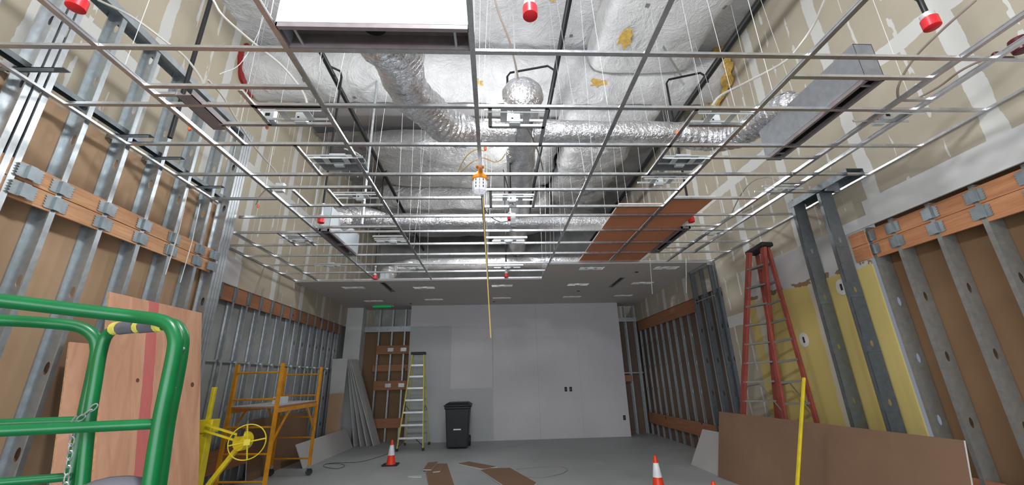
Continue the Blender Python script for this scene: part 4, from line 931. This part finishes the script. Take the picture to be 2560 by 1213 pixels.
# wall box and mud ring on the yellow wall
for (u, v, lb) in [(2104, 718, 'white round patch with a dark slot between the two dark posts'), (2010, 850, 'torn white patch with a dark edge in the middle of the yellow wall')]:
    p = px(u, v, 'x', XR - 0.004); t = thing('wall_patch', lb, 'wall patch', p)
    o = MB().lathe([(0.085, -0.002), (0.085, 0.002)], 18).build('mud_ring', M['gyp'], t); o.rotation_euler = (0, PI / 2, 0); o.scale = (1.2, 1, 1)
    MB().box(-0.006, -0.015, -0.04, -0.001, 0.015, 0.04).build('slot', M['box_dark'], t)

# ------------------------------------------------------------------ rolling scaffold
t = thing('scaffold', 'amber rolling scaffold with a work platform beside the far stud wall', 'scaffold')
fa = [Vector((-3.93, 6.58, 0)), Vector((-3.215, 6.5, 0))]; fb = [Vector((-4.08, 8.38, 0)), Vector((-3.37, 8.31, 0))]
H = 1.87
for pr_ in (fa, fb):
    for p in pr_:
        up_ = MB().beam(p + Vector((0, 0, 0.16)), p + Vector((0, 0, H)), 0.045, 0.045, (0, 1, 0)).build('upright', M['orange_yellow'], t)
        m = MB(); m.lathe([(0.012, -0.015), (0.055, -0.02), (0.06, 0), (0.055, 0.02), (0.012, 0.015)], 18)
        o = m.build('caster', M['black_rubber'], up_, smooth=True); o.location = p + Vector((0, 0.02, 0.062)); o.rotation_euler = (PI / 2, 0, 0.3)
        MB().box(p.x - 0.03, p.y - 0.03, 0.12, p.x + 0.03, p.y + 0.03, 0.17).box(p.x - 0.03, p.y - 0.03, 0.06, p.x - 0.024, p.y + 0.04, 0.13).build('caster_fork', M['galv'], up_)
    for z in (0.28, 0.63, 0.98, 1.36, 1.74): MB().tube([pr_[0] + Vector((0, 0, z)), pr_[1] + Vector((0, 0, z))], 0.014, 8).build('rung', M['orange_yellow'], t)
for i in (0, 1):
    a, b = fa[i], fb[i]; MB().beam(a + Vector((0, 0, 1.20)), b + Vector((0, 0, 1.20)), 0.03, 0.06).build('side_rail', M['orange_yellow'], t)
    MB().beam(a + Vector((0, .0, 0.75)), a.lerp(b, 0.28) + Vector((0, 0, 1.18)), 0.02, 0.03).build('brace', M['orange_yellow'], t)
    MB().beam(b + Vector((0, .0, 0.75)), b.lerp(a, 0.28) + Vector((0, 0, 1.18)), 0.02, 0.03).build('brace', M['orange_yellow'], t)
q = [fa[0], fa[1], fb[1], fb[0]]
MB().prism([(p.x, p.y) for p in q], 1.235, 1.26).build('platform', M['lumber_dim'], t)
MB().prism([(p.x * 1.0, p.y) for p in q], 1.26, 1.268).build('platform_top', M['gyp_face'], t)
p = fa[1].lerp(fb[1], 0.28); o = MB().box(p.x - 0.25, p.y - 0.08, 1.269, p.x - 0.08, p.y + 0.08, 1.38).build('small_box', M['plenum'], bevel=0.004); tag(o, 'small pale box resting on the scaffold platform', 'box')
# yellow panel hoist with hand wheel
t = thing('panel_hoist', 'yellow drywall panel hoist with a spoked hand wheel in front of the scaffold', 'panel hoist')
B = px(520, 1150, 'y', 5.15); 
top = px(537, 968, 'y', 5.15); base = Vector((top.x + 0.02, top.y, 0))
MB().beam(base + Vector((0, 0, .05)), Vector((top.x, top.y, 1.12)), 0.10, 0.10, (0, 1, 0)).build('lower_mast', M['yellow'], t, bevel=0.006)
MB().beam(Vector((top.x, top.y, 1.08)), top, 0.042, 0.042, (0, 1, 0)).build('upper_mast', M['yellow'], t, bevel=0.004)
MB().box(top.x - 0.06, top.y - 0.07, 1.06, top.x + 0.10, top.y + 0.07, 1.20).build('collar', M['yellow'], t, bevel=0.01)
hub = px(608, 1103, 'y', 5.0)
for dz in (0.03, -0.03): MB().beam(Vector((top.x + 0.05, 5.05, 1.12 + dz)), hub + Vector((-0.04, 0.02, 0.02 + dz)), 0.02, 0.022, (0, 1, 0)).build('arm', M['yellow'], t)
MB().beam(hub + Vector((-0.03, 0.02, -0.03)), Vector((top.x - 0.02, 5.1, 0.25)), 0.045, 0.045, (0, 1, 0)).build('strut', M['yellow'], t)
m = MB(); m.lathe([(0.02, -0.06), (0.075, -0.06), (0.08, -0.04), (0.08, 0.04), (0.075, 0.06), (0.02, 0.06)], 20); o = m.build('winch_drum', M['yellow'], t, smooth=True); o.location = hub; o.rotation_euler = (PI / 2, 0, -0.2); o.scale = (1.05, 1.2, 1)
m = MB(); R_ = 0.175; wc = (0, 0, 0)
m.tube([(R_ * math.cos(2 * PI * k / 48), 0, R_ * math.sin(2 * PI * k / 48)) for k in range(48)], 0.006, 8, True)
o = m.build('hand_wheel', M['yellow'], t, smooth=True); wl = hub + Vector((0.10, -0.10, 0.0)); o.location = wl; o.rotation_euler = (0, 0, 0.35)
m = MB()
for k in range(4):
    a = PI / 2 * k + 0.15; m.tube([(0, 0, 0), (R_ * math.cos(a), 0, R_ * math.sin(a))], 0.008, 6)
m.box(-0.03, -0.02, -0.03, 0.03, 0.02, 0.03)
s_ = m.build('spokes', M['yellow'], t); s_.location = wl; s_.rotation_euler = (0, 0, 0.35)
MB().box(hub.x - 0.01, hub.y - 0.12, hub.z + 0.06, hub.x + 0.03, hub.y - 0.06, hub.z + 0.12).build('knob', M['black_rubber'], t)
for a in (0.6, 2.4, 4.2): MB().beam(base + Vector((0, 0, 0.10)), base + Vector((0.2 * math.cos(a), 0.2 * math.sin(a), 0.05)), 0.05, 0.05).build('leg', M['yellow'], t)

# ------------------------------------------------------------------ green lift guard rails
t = thing('scissor_lift', 'bright green lift platform with tubular guard rails and a chained gate, close at hand', 'lift')
def zp(u, v, z): return px(u, v, 'z', z)
def round_tube(pts, r, nm, mat='green', k=8): return MB().tube(smoothpath(pts, k), r, 14).build(nm, M[mat], t, smooth=True)
yA = 1.48
def pa(u, v, y=yA): return px(u, v, 'y', y)
# outer loop A: top rail, bend and front post
A0 = pa(-160, 733, 1.30); 
round_tube([pa(-300, 722, 1.25), pa(0, 752, 1.36), pa(200, 776, 1.43), pa(330, 791, yA), pa(395, 800, yA), pa(425, 815, yA), pa(438, 845, yA), pa(436, 880, yA), pa(420, 960, yA), pa(400, 1060, yA), pa(376, 1213, yA), pa(350, 1380, yA)], 0.0225, 'top_rail')
round_tube([pa(405, 812, 1.55), pa(436, 812, 1.56), pa(455, 838, 1.56), pa(454, 880, 1.56), pa(440, 960, 1.56), pa(420, 1060, 1.56), pa(398, 1213, 1.56), pa(372, 1380, 1.56)], 0.021, 'gate_post')
# gate handle bar
round_tube([pa(206, 1213, 1.62), pa(222, 1060, 1.62), pa(238, 960, 1.62), pa(252, 880, 1.62), pa(268, 838, 1.62), pa(300, 820, 1.61), pa(350, 816, 1.60), pa(400, 813, 1.57)], 0.019, 'gate_bar')
for a, b, mt in ((287, 300, 'yellow_tape'), (302, 340, 'grey_pad'), (346, 356, 'yellow_tape'), (352, 392, 'grey_pad'), (390, 404, 'yellow_tape')):
    MB().tube([pa(a, 822 - (a - 287) * 0.07, 1.61 - (a - 287) * .0003), pa(b, 820 - (b - 287) * 0.06, 1.605 - (b - 287) * .0003)], 0.0245, 12).build('grip_wrap', M[mt], t, smooth=True)
# inner loop C
round_tube([pa(-300, 790, 1.45), pa(0, 801, 1.56), pa(120, 808, 1.6), pa(195, 817, 1.64), pa(232, 838, 1.66), pa(243, 870, 1.67), pa(236, 920, 1.67), pa(215, 1020, 1.67), pa(195, 1120, 1.67), pa(176, 1213, 1.67), pa(145, 1380, 1.67)], 0.021, 'top_rail')
MB().tube([pa(-300, 1110, 1.30), pa(0, 1078, 1.40), pa(392, 1060, 1.5)], 0.0165, 12).build('mid_rail', M['green'], t, smooth=True)
MB().tube([pa(-300, 1065, 1.45), pa(0, 1060, 1.56), pa(215, 1052, 1.66)], 0.016, 12).build('mid_rail', M['green'], t, smooth=True)
MB().tube([pa(-300, 1225, 1.45), pa(0, 1207, 1.56), pa(180, 1192, 1.66)], 0.014, 12).build('lower_rail', M['green'], t, smooth=True)
for u, v, y in ((246, 905, 1.66), (455, 872, 1.57), (432, 970, 1.56), (218, 1010, 1.66)):
    p = pa(u, v, y - 0.03); MB().lathe([(0.006, -0.006), (0.010, 0), (0.006, 0.006)], 8, p).build('bolt', M['galv'], t)
# platform deck and base, reaching down to the floor
dk = pa(250, 1380, 1.6); zd = 0.75
MB().box(-2.9, 0.35, zd, -1.15, 1.62, zd + 0.05).build('deck', M['darkstud'], t)
MB().box(-2.8, 0.45, 0.12, -1.25, 1.52, 0.40).build('chassis', M['green'], t, bevel=0.02)
for x in (-2.6, -1.45):
    for y in (0.5, 1.47):
        o = MB().lathe([(0.05, -0.05), (0.13, -0.05), (0.13, 0.05), (0.05, 0.05)], 20).build('wheel', M['black_rubber'], t, smooth=True); o.location = (x, y, 0.13); o.rotation_euler = (PI / 2, 0, 0)
for y in (0.6, 1.4):
    MB().beam((-2.7, y, 0.40), (-1.35, y, zd), 0.05, 0.06).build('scissor_arm', M['green'], t); MB().beam((-1.35, y, 0.40), (-2.7, y, zd), 0.05, 0.06).build('scissor_arm', M['green'], t)
# chain
m = MB(); path = smoothpath([pa(245, 1008, 1.60), pa(222, 1030, 1.60), pa(196, 1050, 1.60), pa(184, 1056, 1.60), pa(178, 1110, 1.6), pa(170, 1170, 1.6), pa(160, 1240, 1.6)], 10)
acc = 0; last = path[0]; flip = False
for a, b in zip(path[:-1], path[1:]):
    acc += (b - a).length
    if acc > 0.021:
        acc = 0; d = (b - a).normalized(); u = d.cross(Vector((0, 1, 0))).normalized(); v = Vector((0, 1, 0)) if flip else u; flip = not flip
        if flip: v = (v + Vector((0, 0.4, 0))).normalized()
        m.tube([a + d * 0.015 * math.cos(2 * PI * k / 10) + v * 0.008 * math.sin(2 * PI * k / 10) for k in range(10)], 0.0024, 5, True)
m.build('chain', M['galv'], t)
t2 = thing('seat_pad', 'dark grey rounded pad resting on the lift at the foot of the gate', 'pad', pa(290, 1222, 1.52))
vs = []; fs = []; nr, nc = 8, 20
for i in range(nr + 1):
    a = PI * i / nr - PI / 2
    for k in range(nc): b = 2 * PI * k / nc; vs.append((0.105 * math.cos(a) * math.cos(b), 0.06 * math.cos(a) * math.sin(b), 0.035 * math.sin(a)))
for i in range(nr):
    for k in range(nc): fs.append((i * nc + k, i * nc + (k + 1) % nc, (i + 1) * nc + (k + 1) % nc, (i + 1) * nc + k))
MB().add(vs, fs).build('pad', M['grey_pad'], t2, smooth=True)
MB().tube([(0, 0.0, -0.02), (0, 0.0, -0.22)], 0.015, 8).build('post', M['grey_pad'], t2)
